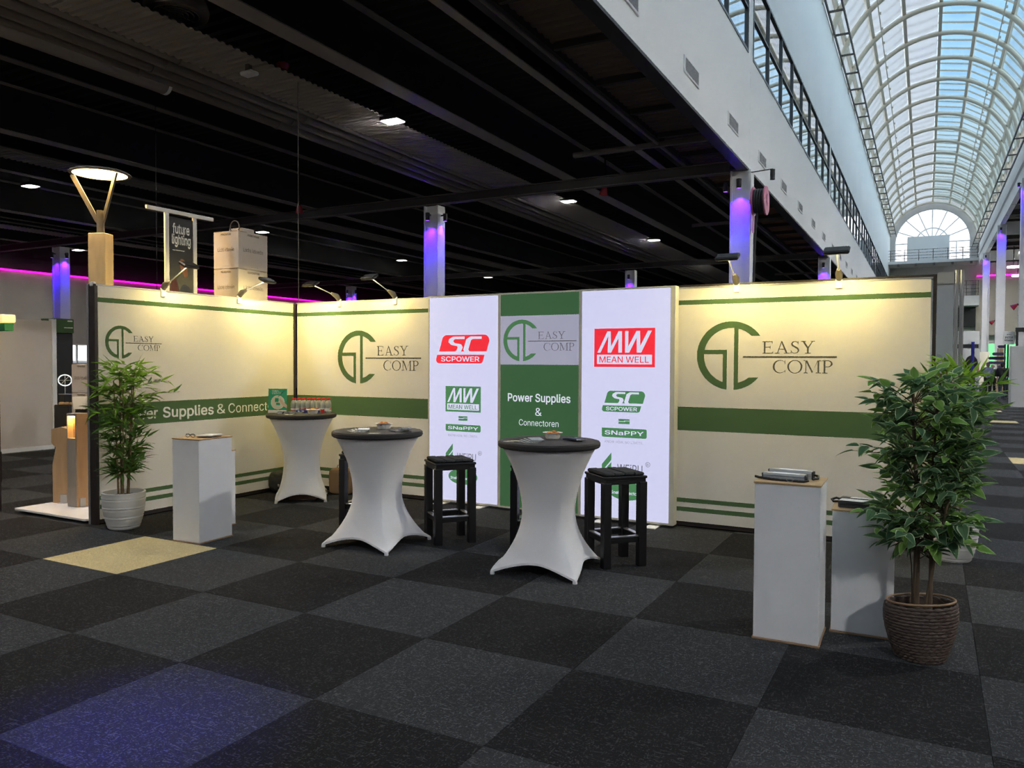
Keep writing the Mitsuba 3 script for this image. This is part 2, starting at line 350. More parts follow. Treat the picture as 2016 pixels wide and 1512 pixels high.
def sheet(a0, a1, y0, y1, r, n=10):
    """a blind of thin fabric, sagging a little between its carriers"""
    p, q = np.array(vp(a0, r, 0)), np.array(vp(a1, r, 0)); nn = np.array([math.sin((a0+a1)/2), 0, math.cos((a0+a1)/2)])
    v = []
    for i in range(n+1):
        for j in range(n+1):
            s, t_ = i/n, j/n
            sag = .05*math.sin(math.pi*s)+.025*math.sin(6*math.pi*t_+a0*9)*math.sin(math.pi*s)
            v.append(p+(q-p)*s+np.array([0, y0+(y1-y0)*t_, 0])-nn*sag)
    i, j = np.meshgrid(range(n), range(n), indexing='ij'); b = i*(n+1)+j
    qd = np.stack([b, b+1, b+n+2, b+n+1], -1).reshape(-1, 4)
    return trimesh.Trimesh(np.array(v), np.vstack([qd[:, [0, 1, 2]], qd[:, [0, 2, 3]]]), process=False)
back_glass, back_blind, back_bar = [], [], []
for k, y in enumerate(YR[:-1]):
    ya, yb = y+.02, YR[k+1]-.02
    seen = y > 25
    for s in range(8):
        a0, a1 = ANG[s], ANG[s+1]
        bars = []
        for i in range(3):
            yy = y+3.56*(i+.5)/3
            for dy in (-.055, .055):
                P, Q = np.array(vp(a0, R+.33, yy+dy)), np.array(vp(a1, R+.33, yy+dy)); bars.append(bar(P, Q, .035, .05))
        bm = H(J(bars))
        if s < 4:
            gm = H(sheet(a0+.025, a1-.025, ya, yb, R+.22))
            if seen: part(vault, 'blind', gm, 'blind', smooth=True)
            else: back_blind.append(gm)
        else:
            gm = H(facet(a0, a1, y, YR[k+1], R+.38))
            if seen: part(vault, 'pane', gm, 'skyglass')
            else: back_glass.append(gm)
        if seen and s >= 3: part(vault, 'glazing_bar', bm, 'vault_rib')
        else: back_bar.append(bm)
part(vault, 'pane_behind', J(back_glass), 'skyglass'); part(vault, 'blind_behind', J(back_blind), 'blind', smooth=True); part(vault, 'bar_behind', J(back_bar), 'vault_rib')
# cable ladders below the springing on both sides, rods with hooks under the vault
def ladder(x0, x1, z, label, y0=4, y1=87, step=2.38):
    t = thing('cable_ladder', label, 'cable ladder')
    part(t, 'rail', H(bx(x0-.03, x0+.03, y0, y1, z-.05, z+.05)), 'grey_steel'); part(t, 'rail', H(bx(x1-.03, x1+.03, y0, y1, z-.05, z+.05)), 'grey_steel')
    for y in np.arange(y0+.2, y1, step): part(t, 'rung', H(bx(x0, x1, y-.045, y+.045, z-.03, z+.03)), 'grey_steel')
ladder(1.18, 1.72, 15.0, 'dark steel cable ladder along the top of the left atrium wall')
ladder(8.45, 8.93, 13.3, 'dark steel cable ladder along the right side of the vault', step=3.6)
for a, lb in ((-40, 'left'), (40, 'right')):
    p = vp(math.radians(a), R-.22, 0)
    t = thing('curtain_rod', f'thin steel rod with hooks running under the {lb} half of the vault', 'rod')
    part(t, 'rod', H(cyl((p[0], 5, p[2]), (p[0], 86, p[2]), .025, 8)), 'vault_rib', smooth=40)
    part(t, 'hooks', H(J([bx(p[0]-.02, p[0]+.09, y-.02, y+.02, p[2]-.09, p[2]+.02) for y in np.arange(20, 86, 1.78)])), 'vault_rib', kind='stuff')
# right wall of the atrium: a white edge beam on columns, darker hall behind it
rw = struct('wall_right', H(bx(9.2, 9.5, -42, 88, 11.75, 14.3)), 'white_wall', 'white edge beam of the right side of the atrium')
part(rw, 'trim', H(bx(9.08, 9.2, -42, 88, 12.6, 12.8)), 'white_paint')
cr = struct('ceiling_right', H(corrugated(9.25, 30, -42, 92, 12.2, .3, .09)), 'grey_steel', 'dark deck of the right hall')
for y in np.arange(-34.3, 88, 16.1):
    part(cr, 'cross_beam', H(bx(9.25, 29.7, y-.2, y+.2, 11.0, 11.9)), 'grey_wall')
for y in np.arange(-38.3, 88, 4.025):
    part(cr, 'joist', H(bx(9.25, 29.7, y-.08, y+.08, 11.75, 12.1)), 'black_steel')

# ---- columns with blue spots
def column(x, y, w, h, spots, label, body=True):
    t = thing('column', label, 'column')
    part(t, 'shaft', H(J(cb(x-w/2, x+w/2, y-w*.36, y+w*.36, 0, h, .02), bx(x-w*.56, x-w/2+.02, y-w*.46, y+w*.46, 0, h), bx(x+w/2-.02, x+w*.56, y-w*.46, y+w*.46, 0, h))), 'white_paint')
    for dx, dy in spots:
        px, py, pz = x+dx*(w/2+.15), y+dy*(w/2+.13), h-.42
        s = max(w/.45, 1)
        k = part(t, 'spotlight', H(J(cyl((px, py, pz), (px, py, pz+.2*s), .055*s, 14), bar((px-dx*.16, py-dy*.14, pz+.16*s), (px, py, pz+.16*s), .03))), 'rubber', 'small black spotlight', smooth=40)
        part(k, 'lens', H(cyl((px, py, pz-.004), (px, py, pz), .045*s, 14)), 'led_blue', em=emit((.7, .15, 6.), .02))
        q = HP(px, py, pz-.02); tgt = HP(x+dx*(w/2+.01), y+dy*(w/2+.01), pz-.62)
        i_ = np.array(L_BLUE)*s*s
        scene[f'light_{len(scene)}'] = {'type': 'spot', 'to_world': T().look_at(origin=q.tolist(), target=tgt.tolist(), up=[.3, 1, .1]), 'intensity': rgb(i_*KE), 'cutoff_angle': 40., 'beam_width': 12., 'sampling_weight': 1.6}
column(.95, 13.98, .40, 6.0, ((0, -1), (-1, -.2)), 'white column lit violet beside the red hose reel')
column(.95, 30.08, .40, 6.0, ((0, -1),), 'second lit column under the white atrium wall, behind the right booth wall')
column(.95, 46.18, .40, 6.0, ((0, -1),), 'third column under the white atrium wall, far back', )
column(-7.28, 13.95, .40, 5.95, ((0, -1), (1, 0)), 'white hall column glowing violet behind the left light box')
column(-24.2, 14.1, .42, 5.95, ((0, -1), (1, 0)), 'violet lit hall column far left behind the lantern')
column(-24.2, 30.9, .40, 5.95, ((0, -1), (1, 0)), 'small violet lit column far back over the corner of the booth')
column(-7.4, 30.4, .40, 5.95, ((0, -1),), 'small violet lit column far back above the right light box')
column(.75, -3.1, .40, 6.0, ((0, -1),), 'white column with a blue spot left of the camera, outside the frame')
for y, lb in ((46.2, 'nearest'), (62.3, 'middle'), (78.4, 'farthest')):
    column(9.32, y, .50, 11.7, ((-.2, -1),) if y > 50 else ((-.2, -1), (-1, 0)), f'tall white column lit violet on the right of the aisle, {lb} of three')
# blue wash that the near column's spot throws on the carpet
q = HP(1.35, -2.35, 5.6)
scene['light_floor_wash'] = {'type': 'spot', 'to_world': T().look_at(origin=q.tolist(), target=[1.45, -1.75, 0], up=[0, 1, 0]), 'intensity': rgb(np.array((9.0, 4., 130.))*KE), 'cutoff_angle': 9.5, 'beam_width': 2.5, 'sampling_weight': .5}

# ---- end wall of the atrium with the fan window
YE = 88.
end = struct('wall_front', None, None, 'end wall of the atrium with a fan shaped window')
hole = Point(XC, ZC).buffer(3.45, 48).intersection(sbox(-10, ZC, 20, 30)).union(sbox(XC-3.45, 12.05, XC+3.45, ZC))
shape = unary_union([sbox(.9, 0, 9.2, 15), Point(XC, ZC).buffer(4.6, 48).intersection(sbox(0, 13, 12, 30)), sbox(9.2, 0, 30, 12.4)]).difference(hole)
F = Frame(HP(0, YE, 0), (math.cos(HALL), math.sin(HALL), 0), (math.sin(HALL), -math.cos(HALL), 0))
add(end, F.ext(shape, .3), 'grey_wall')
wn = struct('window_10', None, None, 'fan shaped arched window closing the atrium')
mun = [LineString([(XC, ZC), (XC+3.5*math.cos(a), ZC+3.5*math.sin(a))]).buffer(.045) for a in np.radians([22, 45, 67, 90, 113, 135, 158])]
mun += [Point(XC, ZC).buffer(1.55).difference(Point(XC, ZC).buffer(1.43)), Point(XC, ZC).buffer(3.5).difference(Point(XC, ZC).buffer(3.38))]
mun = unary_union(mun).intersection(sbox(-10, ZC, 20, 30))
mun = unary_union([mun]+[sbox(XC-3.45, z-.05, XC+3.45, z+.05) for z in (12.1, 13.1, ZC)]+[sbox(x-.04, 12.05, x+.04, ZC) for x in (XC-3.4, XC-2.2, XC-1, XC+1, XC+2.2, XC+3.4)])
part(wn, 'frame', F.ext(mun, .10, .1), 'white_paint')
part(wn, 'pane', F.ext(hole, .01, .12), 'pane')
# arched rib ring before the window, platform with railing, partition standing on it
plat = thing('gallery', 'steel gallery with railing under the fan window', 'gallery')
part(plat, 'deck', H(bx(1.1, 9.0, 84.3, 88, 11.75, 12.0)), 'grey_wall'); part(plat, 'girder', H(bx(1.1, 9.0, 84.2, 84.35, 11.78, 12.05)), 'white_paint'); part(plat, 'brackets', H(J([bx(x-.1, x+.1, 84.3, 84.6, 11.55, 11.78) for x in (2.0, 3.6, 5.2, 6.8, 8.4)])), 'grey_steel', kind='stuff')
for x in np.arange(1.3, 9, 1.27): part(plat, 'post', H(bx(x-.03, x+.03, 84.28, 84.34, 12.0, 13.15)), 'grey_steel')
for z in (12.3, 12.58, 12.86, 13.15): part(plat, 'rail', H(bx(1.1, 9.0, 84.29, 84.33, z-.02, z+.02)), 'grey_steel')
obj('partition', H(bx(2.75, 6.55, 86.2, 86.5, 12.0, 14.72)), 'white_paint', 'plain pale box standing on the gallery before the fan window', 'partition')
bal = thing('balcony', 'white balcony with wire railing on the end wall of the atrium', 'balcony')
part(bal, 'slab', H(bx(6.9, 9.15, 84.6, 88, 7.47, 8.42)), 'white_paint'); part(bal, 'rail', H(J([bx(6.9, 9.1, 84.6, 84.64, z, z+.04) for z in (8.75, 9.1, 9.45, 9.85)]+[bx(x, x+.06, 84.6, 84.66, 8.42, 9.9) for x in (6.9, 8.0, 9.0)])), 'grey_steel')
obj('light_strip', H(bx(9.0, 24, 87.0, 87.1, 10.45, 10.62)), 'led_blue', 'pink light line high on the end wall right of the atrium', 'light strip', em=emit((2.4, .05, 1.3), .2))
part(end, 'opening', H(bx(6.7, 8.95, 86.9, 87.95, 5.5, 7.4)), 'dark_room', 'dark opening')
part(end, 'wall_block', H(bx(8.97, 22, 86.9, 88, 4.6, 10.1)), 'beige_wall')

# ---- lamps under the black ceiling
def ceiling_lamp(x, y, label, group=None):
    t = thing('ceiling_lamp', label, 'lamp', group); p = HP(x, y, 0); x, y = p[0], p[1]
    part(t, 'housing', J(cb(x-.21, x+.21, y-.16, y+.16, 6.30, 6.37, .012), bar((x, y, 6.37), (x, y, 7.25), .025)), 'rubber')
    part(t, 'lens', bx(x-.18, x+.18, y-.13, y+.13, 6.285, 6.30), 'white_paint', em=emit(L_LAMP, .7))
G_ = 'square lamps under the black hall ceiling'
for x, y, lb in ((-4.4, 8.2, 'bright square lamp under the black ceiling, nearest one above the booth'), (-16.3, 8.35, 'bright lamp under the black ceiling left of the lantern'), (-4.4, 16.5, 'small bright lamp under the ceiling, second in the row above the booth'),
                 (-16.3, 16.5, 'bright ceiling lamp above the stacked cartons'), (-26.7, 16.4, 'ceiling lamp beside the far left violet column'), (-4.4, 24.4, 'ceiling lamp left of the hose reel column, third in its row'), (-4.4, 32.4, 'small ceiling lamp far back, fourth in its row'),
                 (-16.4, 25.0, 'ceiling lamp right of the left hall column, behind'), (-16.4, 32.9, 'small ceiling lamp far back above the green panel')):
    ceiling_lamp(x, y, lb)
for x, lx in ((-4.4, 'near'), (-16.3, 'far')):
    for y, ly in ((.2, 'beside'), (-7.9, 'behind'), (-16., 'far behind')): ceiling_lamp(x, y, f'square hall lamp out of frame, {lx} row, {ly} the camera', 'lamps out of frame')
for x, y, lb in ((11.2, 66, 'nearest'), (11.2, 76, 'middle'), (12.2, 84, 'farthest')):
    t = thing('ceiling_lamp', f'{lb} round white lamp under the ceiling right of the aisle', 'lamp', 'lamps of the right hall'); q = HP(x, y, 0)
    part(t, 'housing', cyl((q[0], q[1], 10.2), (q[0], q[1], 12.2), .03, 8), 'rubber'); part(t, 'lens', lathe([(0, 10.05), (.5, 10.05), (.5, 10.2), (0, 10.2)], 24).apply_translation((q[0], q[1], 0)), 'white_paint', em=emit((9., 9., 8.6), .1))
for x in (15.0,):
    for k, y in enumerate((-12., 10., 32., 54., 76.)):
        t = thing('ceiling_lamp', f'square lamp of the right hall, out of frame, {("first", "second", "third", "fourth", "fifth")[k]} along the aisle', 'lamp', 'right hall lamps out of frame'); q = HP(x, y, 0)
        part(t, 'housing', J(cb(q[0]-.33, q[0]+.33, q[1]-.33, q[1]+.33, 10.62, 10.7, .012), bar((q[0], q[1], 10.7), (q[0], q[1], 12.2), .025)), 'rubber'); part(t, 'lens', bx(q[0]-.3, q[0]+.3, q[1]-.3, q[1]+.3, 10.6, 10.62), 'white_paint', em=emit(np.array(L_LAMP)*3.2, 1.2))
# small things on the ceiling
t = thing('access_point', 'white flat router box under the ribbed ceiling strip', 'router')
part(t, 'body', cb(-4.92, -4.66, 4.88, 5.06, 6.20, 6.26, .02), 'white_paint'); part(t, 'bracket', bx(-4.84, -4.76, 4.93, 5.0, 6.26, 6.37), 'grey_steel')
t = thing('ceiling_fan', 'round dark ventilator unit at the top edge of the ceiling', 'ventilator')
part(t, 'ring', mv(lathe([(.30, 6.62), (.42, 6.60), (.44, 6.68), (.40, 6.80), (.30, 6.78), (.30, 6.62)], 36), -4.75, 3.6), 'grey_steel', smooth=40)
part(t, 'grille', mv(J([lathe([(r, 6.60), (r+.015, 6.60), (r+.015, 6.615), (r, 6.615), (r, 6.60)], 30) for r in (.08, .15, .22, .29)]+[bx(-.3, .3, -.01, .01, 6.6, 6.615), bx(-.01, .01, -.3, .3, 6.6, 6.615)]), -4.75, 3.6), 'pipe')
part(t, 'mount', bx(-4.8, -4.7, 3.55, 3.65, 6.7, 7.28), 'black_steel')
mat('red_paint', (.35, .02, .03), .4)
t = thing('alarm_bell', 'dark red round alarm bell under the ceiling', 'alarm bell')
part(t, 'bell', mv(lathe([(0, 6.50), (.07, 6.52), (.10, 6.58), (.10, 6.62), (0, 6.64)], 24), -4.78, 5.68), 'red_paint', smooth=40); part(t, 'mount', bx(-4.80, -4.76, 5.66, 5.70, 6.64, 7.28), 'black_steel')
for x, y, lb in ((-2.5, 14.3, 'red fire horn hanging under the ceiling beside the row of lamps'), (-11.0, 12.6, 'red fire horn hanging far left of the first hall column')):
    t = thing('fire_horn', lb, 'horn'); part(t, 'horn', mv(rot(lathe([(.03, 0), (.10, .22), (.11, .22), (.05, 0), (.03, 0)], 20), 200, (0, 0, 0), (0, 1, .2)), x, y, 6.1), 'red_paint', smooth=40); part(t, 'hanger', bx(x-.015, x+.015, y-.015, y+.015, 6.0, 7.4), 'black_steel')
# hose reel on the first atrium column
mat('reel_pink', (.55, .17, .27), .4); mat('hose', (.02, .021, .024), .5)
t = thing('hose_reel', 'red fire hose reel with black hose hung high on the white column', 'hose reel')
def disc(x, r, w): return rot(lathe([(r*.42, -w/2), (r, -w/2), (r, w/2), (r*.42, w/2), (r*.42, -w/2)], 36), 90, (0, 0, 0), (0, 1, 0)).apply_translation((x+.03, 13.50, 5.22))
for x in (1.24, 1.50): part(t, 'flange', disc(x, .31, .03), 'reel_pink', smooth=40)
part(t, 'hub', J(*[bar((1.54, 13.50+.27*math.cos(a), 5.22+.27*math.sin(a)), (1.54, 13.50-.27*math.cos(a), 5.22-.27*math.sin(a)), .02, .05) for a in np.radians([0, 60, 120])], cyl((1.24, 13.50, 5.22), (1.56, 13.50, 5.22), .05)), 'reel_pink')
for x in (1.29, 1.345, 1.40, 1.455): part(t, 'hose', rot(trimesh.creation.torus(.235, .03, 32, 10), 90, (0, 0, 0), (0, 1, 0)).apply_translation((x+.03, 13.50, 5.22)), 'hose', smooth=True)
part(t, 'hose_end', tube([(1.36, 13.46, 4.98), (1.33, 13.46, 4.75), (1.30, 13.5, 4.3), (1.28, 13.55, 3.4), (1.28, 13.55, .0)], .028, 8), 'hose', smooth=True)
part(t, 'bracket', J(bx(1.185, 1.26, 13.46, 13.9, 5.18, 5.26), bx(1.185, 1.2, 13.8, 13.95, 4.6, 5.4)), 'reel_pink')
t = thing('spotlight', 'small black spotlight on an arm right of the hose reel column', 'spotlight')
part(t, 'arm', bar((1.15, 13.8, 5.93), (1.62, 13.7, 5.93), .02), 'grey_steel'); part(t, 'head', cyl((1.62, 13.7, 5.70), (1.62, 13.7, 5.92), .05, 14), 'rubber', smooth=40)
# ================================================================== the booth
# ---- serif capitals drawn by hand
def brush(pts, w): return unary_union([unary_union([Point(a).buffer(wa/2, 8), Point(b).buffer(wb/2, 8)]).convex_hull for a, b, wa, wb in zip(pts, pts[1:], w, w[1:])])
def ell(cx, cy, rx, ry): return affinity.scale(Point(0, 0).buffer(1, 24), rx, ry).buffer(0) if (cx, cy) == (0, 0) else affinity.translate(affinity.scale(Point(0, 0).buffer(1, 24), rx, ry), cx, cy)
t_ = .055
def UU(gs): return unary_union([g.buffer(0) for g in gs])
SERIF = {
    'E': (UU([sbox(.09, 0, .18, 1), sbox(0, 1-t_, .6, 1), sbox(0, 0, .62, t_), sbox(.15, .49, .47, .49+t_), Polygon([(.61, 1), (.60, .78), (.56, 1-t_)]), Polygon([(.62, 0), (.66, .24), (.57, t_)]), sbox(.455, .40, .485, .62)]), .74),
    'A': (UU([Polygon([(.34, 1), (.41, 1), (.74, 0), (.63, 0)]), Polygon([(.36, 1), (.39, .93), (.15, 0), (.10, 0)]), sbox(.18, .32, .6, .32+t_), sbox(0, 0, .25, t_), sbox(.52, 0, .84, t_)]), .84),
    'S': (unary_union([brush([(.47, .80), (.42, .92), (.29, .975), (.15, .92), (.10, .77), (.17, .63), (.30, .53), (.44, .41), (.50, .26), (.44, .09), (.28, .025), (.13, .08), (.06, .24)], [.03, .04, .045, .06, .08, .10, .11, .10, .08, .06, .045, .04, .03]), sbox(.46, .74, .49, .98), sbox(.045, .02, .075, .27)]), .60),
    'Y': (UU([Polygon([(.07, 1), (.18, 1), (.44, .47), (.36, .42)]), Polygon([(.66, 1), (.71, 1), (.44, .42), (.38, .46)]), sbox(.36, 0, .45, .47), sbox(0, 1-t_, .29, 1), sbox(.56, 1-t_, .81, 1), sbox(.24, 0, .57, t_)]), .82),
    'C': (unary_union([ell(.43, .5, .41, .52).difference(ell(.47, .5, .35, .478)).difference(sbox(.70, .2, 1, .8)), sbox(.735, .70, .765, .99), sbox(.74, .03, .765, .24)]), .84),
    'O': (ell(.46, .5, .44, .52).difference(ell(.46, .5, .345, .478)), .95),
    'M': (UU([sbox(.10, 0, .145, 1), sbox(.80, 0, .89, 1), Polygon([(.09, 1), (.20, 1), (.53, .12), (.48, 0)]), Polygon([(.48, 0), (.51, .10), (.84, 1), (.80, 1)]), sbox(0, 0, .25, t_), sbox(.70, 0, .99, t_), sbox(0, 1-t_, .16, 1), sbox(.84, 1-t_, .99, 1)]), 1.03),
    'P': (unary_union([sbox(.09, 0, .18, 1), ell(.30, .735, .29, .265).difference(ell(.28, .735, .215, .225)).intersection(sbox(.29, 0, 2, 2)), sbox(.15, 1-t_, .30, 1), sbox(.15, .47, .30, .47+t_), sbox(0, 0, .31, t_), sbox(0, 1-t_, .15, 1)]), .66)}
def serif(word, x0, x1, y0, cap):
    """words in serif capitals between x0 and x1"""
    gs, x = [], 0
    for ch in word:
        g, adv = SERIF[ch]; gs.append(affinity.translate(g, x, 0)); x += adv+.03
    u = unary_union(gs); a, _, b, _ = u.bounds
    return affinity.affine_transform(u, [(x1-x0)/(b-a), 0, 0, cap, x0-a*(x1-x0)/(b-a), y0])
def round_mark(r, cx, cz):
    """the round emblem: a ring broken into a G-like half on the left and a stemmed hook on the right"""
    ring = Point(0, 0).buffer(1, 64).difference(affinity.translate(affinity.scale(Point(0, 0).buffer(1, 64), .80, .81), .01, 0))
    ring = ring.difference(sbox(.3, -.63, 2, .57)).difference(sbox(-.12, -2, .085, -.3))
    g = unary_union([sbox(-.235, -.985, -.12, .17), sbox(-.9, .045, -.12, .17)]).intersection(Point(0, 0).buffer(.995, 64))
    stem = sbox(.085, -.992, .205, .9).intersection(Point(0, 0).buffer(.998, 64))
    return affinity.translate(affinity.scale(unary_union([ring, g, stem]), r, r, origin=(0, 0)), cx, cz)
def emblem(par, F, cx, cz, r, off, mg='print_green', mt='print_grey', em_g=None, em_t=None):
    L = part(par, 'emblem', F.ext(round_mark(r, cx, cz), .0012, off), mg, 'round green emblem', em=em_g)
    part(par, 'word', F.ext(serif('EASY', cx+.885*r, cx+2.30*r, cz+.06*r, .35*r), .0012, off), mt, 'grey serif lettering EASY', em=em_t)
    part(par, 'word', F.ext(serif('COMP', cx+1.18*r, cx+2.76*r, cz-.49*r, .36*r), .0012, off), mt, 'grey serif lettering COMP', em=em_t)
    part(par, 'rule_line', F.ext(sbox(cx+.34*r, cz-.060*r, cx+2.87*r, cz-.015*r), .0012, off), mt, 'thin grey line', em=em_t)
def booth_wall(name, label, F, L, stripes_from=0.):
    """a fabric wall in a thin frame; F has its origin at the left lower corner of the face"""
    t = thing(name, label, 'partition wall')
    def fb(u0, u1, z0, z1, n0, n1):
        m = bx(u0, u1, z0, z1, n0, n1); return F.mesh(m)
    part(t, 'fabric_panel', fb(.02, L-.02, .055, 2.49, -.03, 0), 'fabric')
    part(t, 'top_rail', fb(0, L, 2.488, 2.505, -.1, .004), 'alu'); part(t, 'bottom_rail', fb(0, L, .012, .055, -.1, -.004), 'dark_profile')
    part(t, 'back_panel', fb(.02, L-.02, .055, 2.488, -.10, -.09), 'fabric')
    for z0, z1 in ((2.32, 2.368), (1.012, 1.258), (.258, .302), (.162, .208)):
        part(t, 'green_stripe', fb(.02, L-.02, z0, z1, 0, .0010), 'print_green', 'green printed stripe')
    return t, fb
# left wall (faces +x), its end post towards the camera
FL = Frame((-2.88, 1.10, 0), (0, 1, 0), (1, 0, 0))
t, fb = booth_wall('booth_wall', 'cream fabric booth wall on the left, reading Power Supplies behind the bamboo', FL, 2.85)
part(t, 'end_profile', bx(-2.978, -2.880, 1.085, 1.115, .0, 2.505), 'dark_profile', 'dark end post'); part(t, 'edge_strip', bx(-3.01, -2.979, 1.08, 1.12, 0, 2.51), 'alu', 'aluminium edge strip')
part(t, 'corner_profile', bx(-2.895, -2.862, 3.93, 3.955, .0, 2.5), 'dark_profile', 'dark corner joint')
part(t, 'end_cap', cb(-2.96, -2.90, 1.08, 1.12, 2.48, 2.53, .008), 'print_white')
emblem(t, FL, 1.354+.018-1.10, 1.91, .175, .0006)
for w_, u0, u1, b_ in (('Power', .27, .72, True), ('Supplies', .785, 1.49, True), ('&', 1.54, 1.665, False), ('Connectoren', 1.715, 2.69, False)):
    part(t, 'word', FL.mesh(text(w_, u0, u1, 1.075, .115, b_), .0012), 'print_white', f'white lettering {w_} on the green band')
def leaf_logo(F, x, z, s, off):
    a = Polygon([(0, .38), (.5, .98), (.5, .62), (.12, .16), (0, .10)]); b = Polygon([(.14, .10), (.5, .50), (.5, .22), (.34, .02), (.16, .02)])
    return F.ext(affinity.affine_transform(unary_union([a.buffer(0), b.buffer(0)]), [s, 0, 0, s, x, z]), .0012, off)
part(t, 'small_logo', leaf_logo(FL, .60, 1.455, .09, .0006), 'print_green'); part(t, 'small_logo', FL.mesh(text('WEiPU', .675, .78, 1.475, .035), .0006), 'print_grey')
# back wall, seen left of the light boxes
FB = Frame((-2.87, 3.97, 0), (1, 0, 0), (0, -1, 0))
t, fb = booth_wall('booth_wall', 'cream fabric back wall of the booth between the dark corner joint and the left light box', FB, 2.30)
emblem(t, FB, 1.075, 1.772, .342, .0006)
# right wall
FR = Frame((2.30, 4.05, 0), (1, 0, 0), (0, -1, 0))
t, fb = booth_wall('booth_wall', 'large cream fabric wall with EASY COMP emblem right of the light boxes', FR, 2.44)
emblem(t, FR, .641, 1.792, .3475, .0006)
part(t, 'end_profile', bx(4.735, 4.765, 4.04, 4.15, 0, 2.51), 'dark_profile', 'dark end post'); part(t, 'cap_strip', bx(2.4, 4.765, 4.045, 4.15, 2.505, 2.525), 'dark_profile')
mat('system_panel', (.48, .50, .52), .5)
# neighbouring grey panel behind it, aluminium posts
t = thing('system_wall', 'pale grey system wall panel with aluminium posts beyond the right booth wall', 'partition wall')
part(t, 'panel', bx(4.77, 4.905, 4.34, 4.36, .05, 2.46), 'system_panel'); part(t, 'header', bx(4.77, 4.905, 4.32, 4.36, 2.46, 2.57), 'alu')
for x in (4.925, 4.968): part(t, 'post', cyl((x, 4.34, 0), (x, 4.34, 2.585), .019, 14), 'alu', smooth=40)

# ---- light boxes
mat('lb_green', (.03, .07, .035), .8); mat('lb_red', (.5, .02, .03), .8); mat('lb_grey', (.1, .1, .1), .8)
EG = emit((.055, .19, .075), .03); ER = emit((.70, .018, .035), .03); EK = emit((.11, .11, .135), .02); EW = emit((.60, .61, .80), .03)
def light_box(name, label, x0, x1, y, depth, face_em, zb=.03):
    t = thing(name, label, 'light box')
    part(t, 'frame', J(bx(x0, x1, y, y+depth, zb, zb+.02), bx(x0, x1, y, y+depth, 2.49, 2.51), bx(x0, x0+.02, y, y+depth, zb+.02, 2.49), bx(x1-.02, x1, y, y+depth, zb+.02, 2.49), bx(x0+.02, x1-.02, y+depth-.01, y+depth, zb+.02, 2.49)), 'box_frame')
    return t, Frame((0, y, 0), (1, 0, 0), (0, -1, 0))
Z = 0.0009
def mw_logo(par, F, x0, x1, z0, z1, m, em):
    W, Hh = x1-x0, z1-z0
    part(par, 'logo', F.ext(sbox(x0, z0, x1, z1), .0012, Z), m, 'red logo field' if m == 'lb_red' else 'green logo field', em=em)
    def P(*q): return Polygon([(x0+a*W, z0+b*Hh) for a, b in q]).buffer(0)
    M = [P((.05, .37), (.105, .37), (.275, .93), (.22, .93)), P((.22, .93), (.275, .93), (.285, .53), (.28, .37), (.225, .37), (.235, .8)), P((.235, .37), (.285, .37), (.465, .93), (.405, .93)), P((.405, .93), (.465, .93), (.465, .37), (.405, .37))]
    Wd = [P((.515, .93), (.57, .93), (.57, .52), (.575, .37), (.515, .37)), P((.515, .37), (.585, .37), (.76, .93), (.70, .93)), P((.70, .93), (.76, .93), (.765, .5), (.77, .37), (.71, .37)), P((.71, .37), (.78, .37), (.95, .93), (.885, .93))]
    part(par, 'logo_letters', J(F.ext(unary_union(M+Wd), .0010, Z+.0014), F.ext(sbox(x0+.045*W, z0+.07*Hh, x0+.955*W, z0+.32*Hh), .0010, Z+.0014)), 'box_face', 'white letters MW and nameplate', em=EW)
    part(par, 'logo_name', F.mesh(text('MEAN WELL', x0+.09*W, x0+.905*W, z0+.115*Hh, .155*Hh), Z+.0026), m, 'lettering MEAN WELL', em=em)
def sc_logo(par, F, x0, x1, z0, z1, m, em):
    W, Hh = x1-x0, z1-z0; A = lambda s: affinity.affine_transform(s, [W, .0, 0, Hh, x0, z0])
    sk = lambda p: Polygon([(a+.13*(b-.5), b) for a, b in p.exterior.coords]).buffer(0)
    q_ = .20*Hh; up = A(sk(sbox(.085, .42, .935, 1.))); up = unary_union([up.buffer(-q_).buffer(q_, 10), up.intersection(sbox(x0-1, z0, x1+1, z0+.66*Hh)), ])
    q_ = .125*Hh; lo = A(sk(sbox(.065, 0, .915, .30))); lo = unary_union([lo.buffer(-q_).buffer(q_, 10), lo.intersection(sbox(x0-1, z0+.16*Hh, x1+1, z1))])
    part(par, 'logo', F.ext(unary_union([up, lo]), .0012, Z), m, 'slanted rounded logo field', em=em)
    s_ = LineString([(.54, .90), (.35, .90), (.30, .84), (.29, .76), (.33, .68), (.44, .64), (.46, .56), (.43, .42), (.36, .36), (.04, .36)]).buffer(.045, cap_style=2)
    c_ = LineString([(.84, .90), (.66, .90), (.61, .83), (.56, .48), (.59, .38), (.66, .36), (.93, .36)]).buffer(.045, cap_style=2)
    part(par, 'logo_letters', J(F.ext(A(unary_union([s_, c_])), .0010, Z+.0014), F.mesh(text('SCPOWER', x0+.11*W, x0+.80*W, z0+.065*Hh, .17*Hh, True), Z+.0014)), 'box_face', 'white letters SC and SCPOWER', em=EW)
